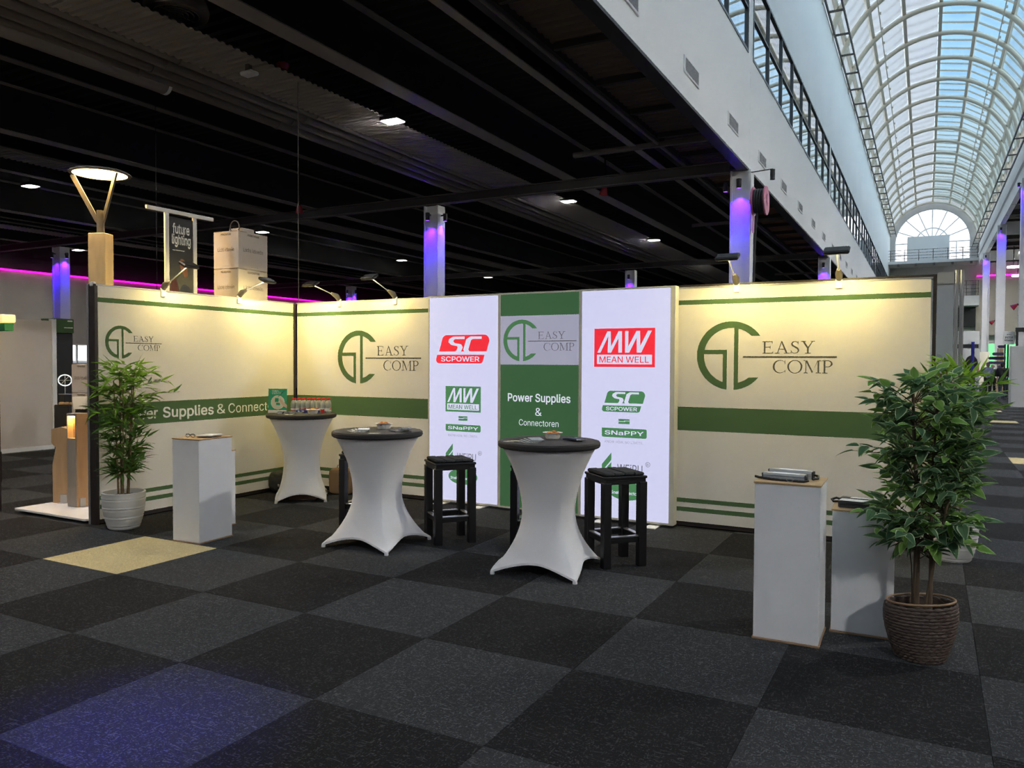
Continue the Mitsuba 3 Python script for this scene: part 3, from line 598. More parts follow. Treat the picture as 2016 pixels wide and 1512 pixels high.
def snappy(par, F, x0, x1, z0, z1):
    W, Hh = x1-x0, z1-z0
    base = rrect(x0, z0, x1, z1, .018)
    part(par, 'logo', F.ext(unary_union([base, sbox(x0, z1-.02, x0+.03, z1)]), .0012, Z), 'lb_green', 'green name field', em=EG)
    part(par, 'logo_letters', F.mesh(text('SNaPPY', x0+.065*W, x1-.065*W, z0+.28*Hh, .44*Hh, True), Z+.0014), 'box_face', 'white letters SNAPPY', em=EW)
    cx = (x0+x1)/2; w, h, zz = .062, .052, z1+.048
    S_ = sbox(cx-w, zz, cx+w, zz+h).difference(sbox(cx-w, zz+.022, cx-.005, zz+.030)).difference(sbox(cx-.012, zz+.022, cx+.012, zz+.030)).difference(sbox(cx+.0, zz+.030, cx+w, zz+.036)).buffer(0)
    part(par, 'logo', F.ext(S_, .0012, Z), 'lb_green', 'small green S sign', em=EG)
    part(par, 'caption', F.mesh(text('KNOW HOW. NO LIMITS.', x0+.07*W, x1-.08*W, z0-.062, .026), Z), 'lb_grey', 'grey caption', em=emit((.33, .33, .42), .05))
def weipu(par, F, x0, z0, s):
    part(par, 'logo', leaf_logo(F, x0, z0, s, Z), 'lb_green', 'green leaf sign', em=EG)
    reg = affinity.translate(Point(0, 0).buffer(.026).difference(Point(0, 0).buffer(.022)), x0+2.39*s, z0+.50*s)
    part(par, 'logo_name', J(F.mesh(text('WEiPU', x0+.82*s, x0+2.12*s, z0+.03*s, .40*s), Z), F.ext(reg, .001, Z), F.mesh(text('R', x0+2.34*s, x0+2.44*s, z0+.43*s, .024), Z)), 'lb_grey', 'grey letters WEIPU', em=EK)
def ellipse_badge(par, F, cx, cz, rx, rz):
    part(par, 'badge', F.ext(ell(cx, cz, rx, rz), .0012, Z), 'lb_green', 'green oval badge', em=EG)
    part(par, 'badge_text', J(F.mesh(text('Snelconnectoren', cx-rx*.86, cx+rx*.90, cz-.035, .032, True), Z+.0014), F.mesh(text('ES', cx-.05, cx+.02, cz+.02, .05, True), Z+.0014)), 'box_face', em=EW)
tL, F = light_box('light_box', 'glowing white light box with red SC logo left of the green panel', -.675, .322, 3.92, .10, 1)
part(tL, 'fabric', bx(-.655, .302, 3.922, 3.93, .05, 2.49), 'box_face', 'evenly lit fabric', em=emit(L_BOX, 5))
sc_logo(tL, F, -.57, .208, 1.70, 2.036, 'lb_red', ER); mw_logo(tL, F, -.418, .073, 1.12, 1.425, 'lb_green', EG); snappy(tL, F, -.416, .072, .885, .968); weipu(tL, F, -.415, .54, .20); ellipse_badge(tL, F, -.172, .345, .202, .094)
tR, F = light_box('light_box', 'glowing white light box with red MW logo right of the green panel', 1.352, 2.41, 3.88, .12, 1)
part(tR, 'fabric', bx(1.372, 2.36, 3.882, 3.89, .05, 2.49), 'box_face', 'evenly lit fabric', em=emit(L_BOX, 5)); part(tR, 'side_profile', bx(2.362, 2.41, 3.875, 3.885, .03, 2.51), 'box_frame', 'cream side profile')
mw_logo(tR, F, 1.521, 2.198, 1.67, 2.08, 'lb_red', ER); sc_logo(tR, F, 1.605, 2.11, 1.19, 1.415, 'lb_green', EG); snappy(tR, F, 1.615, 2.117, .918, 1.016); weipu(tR, F, 1.618, .54, .215); ellipse_badge(tR, F, 1.90, .348, .205, .097)
tC, F = light_box('light_box', 'dim green light box with EASY COMP emblem between the two white ones', .328, 1.348, 3.90, .10, 1)
EGP = emit((.026, .078, .030), 1.5)
part(tC, 'fabric', bx(.346, 1.33, 3.902, 3.91, .05, 2.49), 'lb_green', 'green lit fabric', em=EGP)
part(tC, 'logo_field', F.ext(sbox(.346, 1.688, 1.33, 2.244), .0008, .0002), 'box_face', 'pale field', em=emit((.27, .27, .37), 1))
emblem(tC, F, .622, 1.963, .236, .0014, 'lb_green', 'lb_grey', emit((.05, .15, .06), .1), emit((.075, .075, .095), .1))
for w_, u0, u1, z_, c_, b_ in (('Power Supplies', .447, 1.233, 1.27, .088, True), ('&', .80, .88, 1.112, .088, False), ('Connectoren', .593, 1.09, .996, .068, False)):
    part(tC, 'word', F.mesh(text(w_, u0, u1, z_, c_, b_), Z), 'box_face', f'white lettering {w_}', em=emit((.60, .62, .72), .15))
for x, y, lb in ((-.47, 3.86, 'left end of the left'), (.07, 3.86, 'right end of the left'), (1.62, 3.80, 'left end of the right'), (2.2, 3.80, 'right end of the right')):
    obj('foot_plate', cb(x-.06, x+.06, y-.06, y+.16, .0, .014, .004), 'print_white', f'white foot plate under the {lb} white light box', 'foot plate', 'foot plates of the light boxes')

# ---- arm spotlights on the walls
def arm_light(F, u, reach, z_head, du, label, w=.20):
    """bracket on the top rail, tapered joint, thin arm, flat head turned back to the wall"""
    t = thing('arm_spotlight', label, 'arm light')
    P = lambda a, b, c: F.O+F.U*a+F.V*b+F.N*c
    part(t, 'clamp', F.mesh(cb(u-.03, u+.03, 2.43, 2.53, -.012, .016, .004)), 'print_white', 'white clamp')
    part(t, 'joint', tube([P(u, 2.52, 0), P(u+du*.12, 2.57, reach*.10), P(u+du*.28, 2.60, reach*.28)], [.030, .035, .016], 12), 'grey_steel', smooth=60)
    H0 = P(u+du, z_head, reach)
    part(t, 'arm', cyl(P(u+du*.22, 2.585, reach*.22), H0, .007, 8), 'alu', smooth=40)
    n = -(F.N*.45+F.V*.9); n = n/np.linalg.norm(n); side = F.U; upv = np.cross(n, side)
    M = np.eye(4); M[:3, 0], M[:3, 1], M[:3, 2], M[:3, 3] = side, upv, n, H0
    hd = cb(-w/2, w/2, -.065, .065, -.02, .018, .012); hd.apply_transform(M)
    part(t, 'head', hd, 'rubber')
    lens = trimesh.Trimesh(np.array([(-w/2+.02, -.05, .0195), (w/2-.02, -.05, .0195), (w/2-.02, .05, .0195), (-w/2+.02, .05, .0195)]), [(0, 1, 2), (0, 2, 3)], process=False); lens.apply_transform(M)
    if np.dot(lens.face_normals[0], n) < 0: lens.invert()
    part(t, 'lens', lens, 'print_white', em=emit(L_ARM, 2))
arm_light(FL, 1.897-1.10, .30, 2.78, .11, 'arm spotlight on the left wall before the dark banner')
arm_light(FL, 2.989-1.10, .30, 2.72, .18, 'arm spotlight on the left wall beside the stacked cartons')
arm_light(FB, -2.113+2.87, .37, 2.70, -.15, 'arm spotlight on the back wall, nearest the corner')
arm_light(FB, -1.209+2.87, .37, 2.745, -.11, 'arm spotlight on the back wall beside the left light box')
arm_light(FR, 2.987-2.30, .45, 2.73, .01, 'arm spotlight on the right wall, near the light box', .22)
arm_light(FR, 3.946-2.30, .45, 2.73, .02, 'arm spotlight on the right wall, near its far end', .22)
# ================================================================== tables, stools, pedestals
def table_cover(cx, cy, a0, rt=.392, zt=1.022, waist=.222, zw=.47, foot=.51, mid=.315, hem=.085):
    N, M = 160, 44
    th = np.arange(N)*2*np.pi/N; ph = (th-math.radians(a0)) % (np.pi/2); ph = np.minimum(ph, np.pi/2-ph); q = 1-ph/(np.pi/4)
    zb = .012+hem*(1-q**2.6); rb = mid+(foot-mid)*q**1.9
    v = []
    for k in range(M+1):
        s = k/M; z = zb+(zt-zb)*s**1.1
        lo = np.clip((zw-z)/(zw-zb), 0, 1); hi = np.clip((z-zw)/(zt-zw), 0, 1)
        r = waist*(1+.07*(q**1.5-.4)*np.exp(-((z-.42)/.25)**2))+(rb-waist)*lo**1.75+(rt-waist)*hi**1.9
        v.append(np.stack([cx+r*np.cos(th), cy+r*np.sin(th), z], 1))
    band = np.vstack(v); i, j = np.meshgrid(np.arange(M), np.arange(N), indexing='ij')
    f = np.stack([i*N+j, i*N+(j+1) % N, (i+1)*N+(j+1) % N, (i+1)*N+j], -1).reshape(-1, 4)
    m = trimesh.Trimesh(band, np.vstack([f[:, [0, 1, 2]], f[:, [0, 2, 3]]]), process=False)
    hemline = v[0]*1.0; hz = []
    c = np.array([cx, cy, 0])
    prof = [(0, 0), (.004, .0), (.004, .018), (0, .018)]
    hv = np.vstack([np.column_stack([c[:2]+(hemline[:, :2]-c[:2])*(1+dr_/.4), hemline[:, 2]+dz]) for dr_, dz in prof])
    hf = np.vstack([np.stack([a*N+np.arange(N), a*N+(np.arange(N)+1) % N, b*N+(np.arange(N)+1) % N, b*N+np.arange(N)], 1) for a, b in ((0, 1), (1, 2), (2, 3), (3, 0))])
    hm = trimesh.Trimesh(hv, np.vstack([hf[:, [0, 1, 2]], hf[:, [0, 2, 3]]]), process=False)
    return m, hm
def bar_table(cx, cy, a0, label, **kw):
    t = thing('bar_table', label, 'bar table')
    m, hm = table_cover(cx, cy, a0, **kw)
    part(t, 'stretch_cover', m, 'stretch', 'white stretch cover', smooth=50); part(t, 'hem', hm, 'stretch', smooth=30)
    part(t, 'top_cover', mv(lathe([(0, 1.07), (.400, 1.07), (.416, 1.066), (.424, 1.054), (.424, 1.030), (.416, 1.018), (.398, 1.012), (.36, 1.012), (0, 1.014)], 72), cx, cy), 'stretch_black', 'black top cover', smooth=30)
    ft = kw.get('foot', .51)
    for k in range(4):
        a = math.radians(a0+90*k); part(t, 'foot', mv(lathe([(0, 0), (.018, 0), (.020, .006), (.016, .03), (0, .03)], 14), cx+(ft-.012)*math.cos(a), cy+(ft-.012)*math.sin(a)), 'stretch', smooth=40)
    return t
T1, T2, T3 = (.15, 1.88), (1.95, 1.86), (-2.16, 3.32)
bar_table(*T1, 47, 'black topped bar table in a white stretch cover, middle one of three')
bar_table(*T2, 50, 'black topped bar table in a white stretch cover before the green light box')
bar_table(*T3, -4, 'black topped bar table in a white stretch cover in the booth corner, carrying water bottles', foot=.42, mid=.275, hem=.085)

def stool(cx, cy, deg, label):
    t = thing('bar_stool', label, 'bar stool')
    G = lambda m: mv(rot(m, deg), cx, cy)
    for sx in (-1, 1):
        for sy in (-1, 1): part(t, 'leg', G(cb(sx*.165-.035, sx*.165+.035, sy*.165-.035, sy*.165+.035, 0, .715, .004)), 'stool_black')
    part(t, 'seat_frame', G(J(cb(-.2, .2, -.2, .2, .745, .766, .004), bx(-.19, .19, .155, .19, .70, .745), bx(-.19, .19, -.19, -.155, .70, .745), bx(-.19, -.155, -.155, .155, .70, .745), bx(.155, .19, -.155, .155, .70, .745))), 'stool_black')
    for k in range(4):
        w = .0925; part(t, 'cushion', G(cb(-.185+k*w, -.185+(k+1)*w, -.18, .18, .767, .797-.004*(k % 2), .011)), 'cushion', 'quilted dark cushion strip')
    for sx in (-1, 1):
        for ax in (0, 1):
            a = cb(sx*.165-.016, sx*.165+.016, -.13, .13, .205, .25, .003); b = cb(sx*.165-.020, sx*.165+.020, -.13, .13, .2505, .262, .002)
            if ax: a, b = rot(a, 90), rot(b, 90)
            part(t, 'footrest', G(a), 'stool_black'); part(t, 'footrest_strip', G(b), 'steel', 'bright metal strip')
stool(.668, 2.333, 50, 'black wooden bar stool right of the middle bar table, before the left light box')
stool(2.362, 2.32, 47, 'black wooden bar stool right of the bar table before the green light box')
stool(-.43, 2.43, 6, 'black bar stool half hidden at the left behind the middle bar table')
stool(1.505, 2.545, 8, 'black bar stool half hidden behind the table at the green light box')

def pedestal(x0, x1, y0, y1, h, label, deg=0):
    t = thing('pedestal', label, 'pedestal')
    c = ((x0+x1)/2, (y0+y1)/2, 0); G = lambda m: rot(m, deg, c)
    part(t, 'body', G(cb(x0+.006, x1-.006, y0+.006, y1-.006, .012, h-.012, .002)), 'white_laminate')
    part(t, 'top_board', G(cb(x0, x1, y0, y1, h-.012, h, .002)), 'plywood', 'plywood top'); part(t, 'base_board', G(cb(x0-.002, x1+.002, y0-.002, y1+.002, 0, .012, .002)), 'ply_edge', 'thin base board')
    return t
pedestal(3.772, 4.165, .992, 1.395, .985, 'tall white display pedestal carrying two metal power supplies, left of the ficus', 1.0)
pedestal(4.182, 4.555, 1.36, 1.76, .79, 'lower white display pedestal beside the tall one, behind the ficus', 2.0)
pedestal(-1.612, -1.258, 1.0, 1.42, .985, 'tall white display pedestal right of the bamboo pot', 3.0)
pedestal(-2.03, -1.665, 1.45, 1.83, .79, 'lower white pedestal hidden behind the left tall one', 3.0)

# ---- power supplies
mat('psu_silver', (.48, .50, .52), .38, metal=.55); mat('psu_label', (.72, .74, .76), .5); mat('psu_dark', (.05, .052, .058), .5)
def psu(cx, cy, z, L, W, Hh, deg, label, body='psu_silver', tag='psu_label', loop=True):
    t = thing('power_supply', label, 'power supply'); G = lambda m: mv(rot(m, deg), cx, cy, z)
    prof = Polygon([(-W/2, 0), (W/2, 0), (W/2, Hh*.35), (W/2-.008, Hh*.42), (W/2-.008, Hh*.62), (W/2, Hh*.7), (W/2-.004, Hh), (-W/2+.004, Hh), (-W/2, Hh*.7), (-W/2+.008, Hh*.62), (-W/2+.008, Hh*.42), (-W/2, Hh*.35)])
    m = trimesh.creation.extrude_polygon(prof, L, engine='earcut'); v = np.array(m.vertices); m.vertices = np.stack([v[:, 2]-L/2, v[:, 0], v[:, 1]], 1)
    if m.volume < 0: m.invert()
    part(t, 'body', G(m), body); part(t, 'label_plate', G(bx(-L*.28, L*.36, -W*.32, W*.32, Hh, Hh+.0012)), tag, 'pale label plate')
    for s in (-1, 1):
        part(t, 'end_plate', G(cb(s*(L/2+.004)-.004, s*(L/2+.004)+.004, -W/2+.003, W/2-.003, .002, Hh-.003, .001)), 'psu_dark')
    return t, G
t, G = psu(3.935, 1.14, .985, .25, .075, .042, -4, 'silver power supply in front on the tall right pedestal, with a black lead')
part(t, 'lead', G(tube([(.13, -.01, .02), (.15, -.045, .012), (.13, -.068, .008), (.05, -.075, .008), (-.06, -.068, .008), (-.14, -.045, .010), (-.175, -.022, .012)], .0075, 8)), 'rubber', 'black lead', smooth=True)
part(t, 'tie', G(tube([(.05+.02*math.cos(a), -.085, .016+.014*math.sin(a)) for a in np.linspace(0, 6.0, 14)], .0018, 6)), 'alu', 'thin looped tie', smooth=True)
t, G = psu(3.955, 1.275, .985, .26, .075, .05, -4, 'silver power supply at the back on the tall right pedestal')
part(t, 'lead', G(tube([(.135, 0, .025), (.165, -.01, .022), (.175, -.06, .014), (.15, -.10, .012)], .0075, 8)), 'rubber', 'black lead', smooth=True)
part(t, 'lead', G(tube([(-.135, 0, .025), (-.155, -.02, .022), (-.15, -.05, .014)], .0075, 8)), 'rubber', 'black lead', smooth=True)
t, G = psu(4.365, 1.47, .79, .27, .085, .045, -5, 'dark sided power supply in front on the low right pedestal', 'psu_dark', 'psu_label')
part(t, 'lid', G(cb(-.136, .136, -.044, .044, .0455, .0475, .001)), 'psu_label', 'pale lid')
t, G = psu(4.35, 1.62, .79, .25, .07, .04, -5, 'slim power supply at the back on the low right pedestal', 'psu_dark', 'psu_label')
part(t, 'lead', G(tube([(-.13, 0, .02), (-.16, .0, .03), (-.185, -.02, .02), (-.17, -.05, .012), (-.14, -.04, .014)], .0075, 8)), 'rubber', 'black lead', smooth=True)

# ---- printed matter, bowls, bottles
mat('paper', (.66, .66, .64), .6); mat('paper_grey', (.36, .39, .41), .5); mat('paper_dark', (.02, .02, .022), .5); mat('paper_tan', (.50, .44, .30), .6)
mat('notebook', (.035, .045, .085), .5); mat('bowl', (.78, .74, .68), .45)
mat('candy', tex=mikit.proc(lambda p, n, uv: mix((.50, .10, .03), (.75, .33, .06), smoothstep(.3, .7, noise(p.x*80, p.y*80, p.z*80)))), rough=.4)
mat('candy_yellow', tex=mikit.proc(lambda p, n, uv: mix((.75, .50, .12), (.75, .2, .06), smoothstep(.55, .75, noise(p.x*70, p.y*70, p.z*70)))), rough=.4)
def sheet_at(name, x, y, z, w, h, deg, m, label, cat, group, tilt=0., th=.0015, cover=None):
    g = bx(-w/2, w/2, -h/2, h/2, 0, th)
    if tilt: g = rot(g, tilt, (0, 0, 0), (0, 1, 0))
    t = thing(name, label, cat, group); part(t, 'sheets', mv(rot(g, deg), x, y, z), 'paper' if m == 'paper_grey' else m)
    if cover is None: cover = m
    c = bx(-w/2+.003, w/2-.003, -h/2+.003, h/2-.003, th, th+.0008)
    if tilt: c = rot(c, tilt, (0, 0, 0), (0, 1, 0))
    part(t, 'cover', mv(rot(c, deg), x, y, z), cover)
def leaflet_fan(x, y, z, n, deg0, step, w, h, m, label, group, spread=.028):
    for k in range(n):
        a = math.radians(deg0+25); sheet_at('leaflet', x+k*spread*math.cos(a)*1.0, y+k*spread*math.sin(a)*.6, z+.0025*k, w, h, deg0+step*k, m if k == n-1 else ('paper_dark' if k % 2 else m), f'{["first", "second", "third", "fourth", "fifth", "sixth", "topmost"][k]} leaflet from the left of {label}', 'leaflet', group)
leaflet_fan(T1[0]-.09, T1[1]-.20, 1.0705, 7, 62, -4, .105, .21, 'paper', 'the fan on the middle bar table', 'leaflets on the middle bar table')
leaflet_fan(T2[0]-.10, T2[1]-.20, 1.0705, 7, 55, -3, .105, .21, 'paper_grey', 'the fan on the table before the green light box', 'leaflets on the green box table')
sheet_at('card', T1[0]+.185, T1[1]-.285, 1.0705, .10, .06, 20, 'paper_tan', 'cream card at the front edge of the middle bar table', 'card', None)
for k, (dx, dy, d) in enumerate(((-.235, -.27, 20), (-.215, -.235, 40), (-.185, -.245, 5))):
    sheet_at('card', T2[0]+dx, T2[1]+dy, 1.0705+.002*k, .085, .055, d, 'paper_tan', f'{("lowest", "middle", "topmost")[k]} small tan card at the left edge of the table before the green light box', 'card', 'tan cards')
def notebook(x, y, z, deg, label, group=None, th=.012, w=.09, h=.14):
    t = thing('notebook', label, 'notebook', group); G = lambda m: mv(rot(m, deg), x, y, z)
    part(t, 'pages', G(bx(-w/2+.002, w/2-.003, -h/2+.003, h/2-.003, .002, th-.002)), 'paper'); part(t, 'cover', G(J(cb(-w/2, w/2, -h/2, h/2, 0, .002, .0006), cb(-w/2, w/2, -h/2, h/2, th-.002, th, .0006), bx(-w/2, -w/2+.002, -h/2, h/2, .002, th-.002))), 'notebook')
    part(t, 'emblem', G(bx(.012, .028, .02, .032, th, th+.0006)), 'paper')
notebook(T1[0]+.235, T1[1]-.02, 1.0705, 62, 'dark blue notebook lying flat on the middle bar table')
notebook(T1[0]+.28, T1[1]+.03, 1.083, 40, 'dark blue notebook on top of another on the middle bar table, left one', None)
notebook(T1[0]+.325, T1[1]+.015, 1.0960, 38, 'dark blue notebook topmost of the pile on the middle bar table')
notebook(T2[0]+.17, T2[1]+.12, 1.0705, 68, 'dark blue notebook at the left on the table before the green light box', None, .012, .10, .16)
notebook(T2[0]+.22, T2[1]+.05, 1.083, 58, 'dark blue notebook lying on another on the table before the green light box', None, .012, .10, .16)
def bowl(x, y, z, label, m, r=.085, h=.052):
    t = thing('bowl', label, 'bowl')
    part(t, 'dish', mv(lathe([(0, 0), (r*.62, 0), (r*.70, .006), (r*.80, h-.006), (r, h), (r, h+.003), (r*.76, h-.002), (r*.64, .008), (0, .008)], 40), x, y, z), 'bowl', smooth=35)
    R_ = random.Random(len(label)); bits = []
    for k in range(46):
        a, q = R_.uniform(0, 6.28), r*.66*math.sqrt(R_.random()); s = trimesh.creation.icosphere(1, .011+.004*R_.random()); s.apply_scale((1.3, .8, .7)); s = rot(s, R_.uniform(0, 360))
        bits.append(mv(s, x+q*math.cos(a), y+q*math.sin(a), z+h*.62+.024*(1-(q/(r*.66))**2)+.008*R_.random()))
    part(t, 'sweets', J(bits), m, 'wrapped sweets', kind='stuff', smooth=True)
bowl(T1[0]-.03, T1[1]+.14, 1.07, 'white bowl of red sweets on the middle bar table', 'candy')
bowl(T2[0]-.03, T2[1]+.13, 1.07, 'white bowl of orange sweets on the table before the green light box', 'candy')
bowl(T3[0]+.21, T3[1]-.03, 1.07, 'white bowl of yellow sweets on the corner bar table', 'candy_yellow', .082, .05)
# flyer card standing on the corner table
mat('flyer_green', (.03, .32, .17), .5); mat('flyer_disc', (.62, .62, .50), .6); mat('skin_print', (.60, .45, .33), .7); mat('flyer_dark', (.03, .10, .07), .6)
t = thing('flyer_stand', 'green flyer with a white disc standing on the corner bar table', 'flyer')
FF = Frame((-2.53, 3.125, 1.072), (.907, .420, 0), (.420, -.907, 0), (-.03, .06, .998))
part(t, 'card', FF.mesh(bx(0, .235, 0, .30, -.004, 0)), 'flyer_green'); part(t, 'base_strip', FF.mesh(bx(0, .235, 0, .035, 0, .001)), 'paper'); part(t, 'foot', FF.mesh(bx(0, .235, -.002, .002, -.09, 0)), 'paper')
part(t, 'disc', FF.ext(Point(.12, .13).buffer(.088), .001, 0), 'flyer_disc'); part(t, 'hand', FF.ext(Polygon([(.235, .06), (.235, .095), (.175, .15), (.15, .175), (.135, .165), (.16, .13), (.19, .09)]).buffer(.004), .001, .0012), 'skin_print')
part(t, 'device', FF.ext(unary_union([sbox(.085, .135, .13, .185), rrect(.10, .095, .15, .125, .01)]), .001, .0012), 'flyer_green'); part(t, 'pen', FF.ext(LineString([(.125, .20), (.20, .275)]).buffer(.003), .001, .0012), 'flyer_dark')
part(t, 'word', FF.mesh(text('TOUCH+', .045, .14, .262, .020, True)), 'paper', 'lettering TOUCH'); part(t, 'word', FF.mesh(text('COLLECT', .045, .16, .235, .020, True)), 'paper', 'lettering COLLECT')
# shrink-wrapped water bottles
scene['mat_pet'] = {'type': 'thindielectric', 'int_ior': 1.35}
mat('bottle_water', (.33, .35, .31), .12, spec=.8, clearcoat=1.0); mat('bottle_cap', (.60, .03, .035), .35); mat('bottle_label', tex=mikit.proc(lambda p, n, uv: mix((.72, .72, .70), (.55, .08, .07), smoothstep(.5, .62, noise(p.x*26, p.y*26, p.z*60)))), rough=.35); mat('wrap_blue', (.03, .05, .25), .3)
bprof = [(0, 0), (.027, 0), (.030, .006), (.030, .055), (.0275, .062), (.030, .07), (.030, .115), (.026, .135), (.014, .155), (.0125, .158), (.0125, .166)]
b_ply = mikit.ply(lathe(bprof, 24), 'mat_bottle_water', 40); c_ply = mikit.ply(lathe([(.0125, .160), (.015, .161), (.015, .182), (.013, .184), (0, .184)], 18), 'mat_bottle_cap', 40); l_ply = mikit.ply(lathe([(.0306, .024), (.0306, .060)], 24), 'mat_bottle_label', True)
ub = np.array([.905, .425]); vb = np.array([-.425, .905])
ORD = ('first', 'second', 'third', 'fourth', 'fifth', 'sixth', 'seventh', 'eighth')
for r_ in range(2):
    for k in range(8):
        q = np.array(T3)+ub*(-.125+.0625*k)+vb*(.055+.0625*r_); M = T().translate([q[0], q[1], 1.0705])
        t = thing('water_bottle', f'{ORD[k]} water bottle with red cap from the left, {("front", "back")[r_]} row on the corner bar table', 'bottle', 'water bottles on the corner bar table')
        part(t, 'body', placed(b_ply, M), 'bottle_water'); part(t, 'cap', placed(c_ply, M), 'bottle_cap', 'red cap'); part(t, 'label', placed(l_ply, M), 'bottle_label', 'red and white label')
FW = Frame((T3[0]+ub[0]*.02+vb[0]*.022, T3[1]+ub[1]*.02+vb[1]*.022, 1.0705), (ub[0], ub[1], 0), (-vb[0], -vb[1], 0))
t = thing('pack_label', 'blue printed strip of the shrink wrap in front of the water bottles', 'label strip')
part(t, 'strip', FW.mesh(bx(-.10, .20, .005, .034, 0, .0012)), 'wrap_blue'); part(t, 'print', FW.mesh(J([bx(u, u+.022, .012, .026, .0012, .002) for u in (-.075, -.02, .05, .09)])), 'psu_label'); part(t, 'red_tag', FW.mesh(bx(.215, .26, .005, .045, 0, .0014)), 'bottle_cap')
for k, (dx, dy) in enumerate(((-.145, -.255), (-.075, -.225), (0.0, -.195), (.075, -.165))):
    for h in range(2):
        notebook(T3[0]+dx+.02, T3[1]+dy+.03, 1.0705+.0135*h, 25+4*h, f'dark notebook, {("lower", "upper")[h]} one of the {ORD[k]} small stack from the left on the corner table', 'notebooks on the corner bar table', .0125, .066, .09)
sheet_at('card', T3[0]+.06, T3[1]-.28, 1.0705, .10, .05, 25, 'paper', 'white card at the front edge of the corner bar table', 'card', None)
# brochures and reading glasses on the left tall pedestal
for k, (x, y, d) in enumerate(((-1.43, 1.30, 20), (-1.40, 1.27, 8), (-1.37, 1.24, -6), (-1.35, 1.22, 12))):
    sheet_at('leaflet', x, y, .9855+.006*k, .15, .21, d, 'paper', f'{("lowest", "second lowest", "second highest", "topmost")[k]} pale leaflet of the pile on the left tall pedestal', 'leaflet', 'leaflets on the left pedestal', th=.0045)
t = thing('spectacles', 'dark framed object like folded spectacles at the front of the left tall pedestal', 'spectacles')
G = lambda m: mv(rot(m, 8), -1.47, 1.10, .986)
part(t, 'frame', G(J([tube([(cx+.024*math.cos(a), -.0, .018+.016*math.sin(a)) for a in np.linspace(0, 2*np.pi, 20)], .003, 6) for cx in (-.03, .03)]+[cyl((-.006, 0, .02), (.006, 0, .02), .003, 6)])), 'paper_dark', smooth=True)
part(t, 'temple', G(tube([(-.054, 0, .022), (-.05, .05, .02), (-.02, .11, .008)], .003, 6)), 'paper_dark', smooth=True); part(t, 'temple', G(tube([(.054, 0, .022), (.06, .05, .02), (.05, .12, .008)], .003, 6)), 'paper_dark', smooth=True)
# bags and box below the corner table
mat('bag_dark', tex=mikit.proc(lambda p, n, uv: mix((.012, .013, .012), (.04, .042, .036), fbm(p.x*20, p.y*20, p.z*20, 3))), rough=.75); mat('bag_brown', (.24, .145, .07), .7); mat('card_brown', (.22, .14, .10), .8)
def blob(sx, sy, sz, seed, p=2.6):
    m = trimesh.creation.icosphere(4); v = np.array(m.vertices); v = np.sign(v)*np.abs(v)**(2/p); v /= np.maximum(np.abs(v).max(1, keepdims=True), 1e-6)**.25
    v *= (1+.10*(meshkit.fbm(v*2.2+seed, 3, seed)-.5))[:, None]; v *= (sx/2, sy/2, sz/2); v[:, 2] -= v[:, 2].min(); m.vertices = v; return m
t = thing('duffel_bag', 'dark duffel bag on the floor left behind the corner bar table', 'bag')
part(t, 'body', mv(rot(blob(.50, .27, .29, 3), 55), -2.68, 3.62), 'bag_dark', smooth=60)
part(t, 'handle', mv(rot(tube([(-.09, -.05, .26), (-.07, -.05, .31), (0, -.03, .335), (.07, -.05, .31), (.09, -.05, .26)], .011, 8), 55), -2.68, 3.62), 'bag_dark', smooth=True); part(t, 'buckle', mv(rot(J(bx(-.16, -.14, -.146, -.136, .10, .13), bx(.12, .14, -.146, -.136, .10, .13)), 55), -2.68, 3.62), 'alu')
t = thing('paper_bag', 'brown bag on the floor right behind the corner bar table', 'bag')
part(t, 'body', mv(rot(blob(.30, .16, .33, 8, 5), 20), -1.97, 3.84), 'bag_brown', smooth=40); part(t, 'handle', mv(rot(tube([(-.06, 0, .31), (-.05, 0, .37), (.05, 0, .37), (.06, 0, .31)], .006, 8), 20), -1.97, 3.84), 'bag_brown', smooth=True)
obj('cardboard_box', mv(rot(cb(-.16, .16, -.12, .12, 0, .08, .005), 30), -2.15, 3.35), 'card_brown', 'flat brown box on the floor under the corner bar table', 'box')
obj('floor_cable', tube([(-.9, 3.93, .006), (-.95, 3.86, .006), (-1.3, 3.88, .006), (-1.8, 3.85, .006), (-2.4, 3.88, .006)], .005, 6), 'rubber', 'thin black cable on the carpet along the back wall', 'cable', smooth=True)
# ================================================================== plants
def leafmat(name, dark, light, edge=None, ew=.80):
    def fn(p, n, uv):
        x = dr.abs(uv.x*2-1)
        c = mix(dark, light, .25+.75*noise(p.x*14, p.y*14, p.z*14))
        c = c*(1-.25*smoothstep(.10, .0, x))
        if edge is not None: c = c*(1-smoothstep(ew-.1, ew+.06, x))+mi.Color3f(*edge)*smoothstep(ew-.1, ew+.06, x)
        return c
    scene['mat_'+name] = {'type': 'principledthin', 'base_color': mikit.proc(fn), 'roughness': .42, 'diff_trans': .55, 'spec_trans': 0.0, 'eta': 1.4}
leafmat('ficus_leaf', (.06, .135, .07), (.14, .27, .13), (.55, .64, .42))
leafmat('ficus_leaf_light', (.15, .33, .06), (.26, .47, .11), (.58, .68, .38))
leafmat('bamboo_leaf', (.05, .12, .03), (.13, .25, .06))
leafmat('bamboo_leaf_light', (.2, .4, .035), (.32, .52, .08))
mat('bark', tex=mikit.proc(lambda p, n, uv: mix((.075, .050, .032), (.17, .12, .08), fbm(p.x*30, p.y*30, p.z*9, 3))), rough=.8)
mat('cane', tex=mikit.proc(lambda p, n, uv: mix((.15, .09, .045), (.28, .20, .10), fbm(p.x*20, p.y*20, p.z*30, 3))), rough=.6)
mat('pot_white', (.60, .585, .56), .55); mat('soil', (.03, .024, .02), .9)
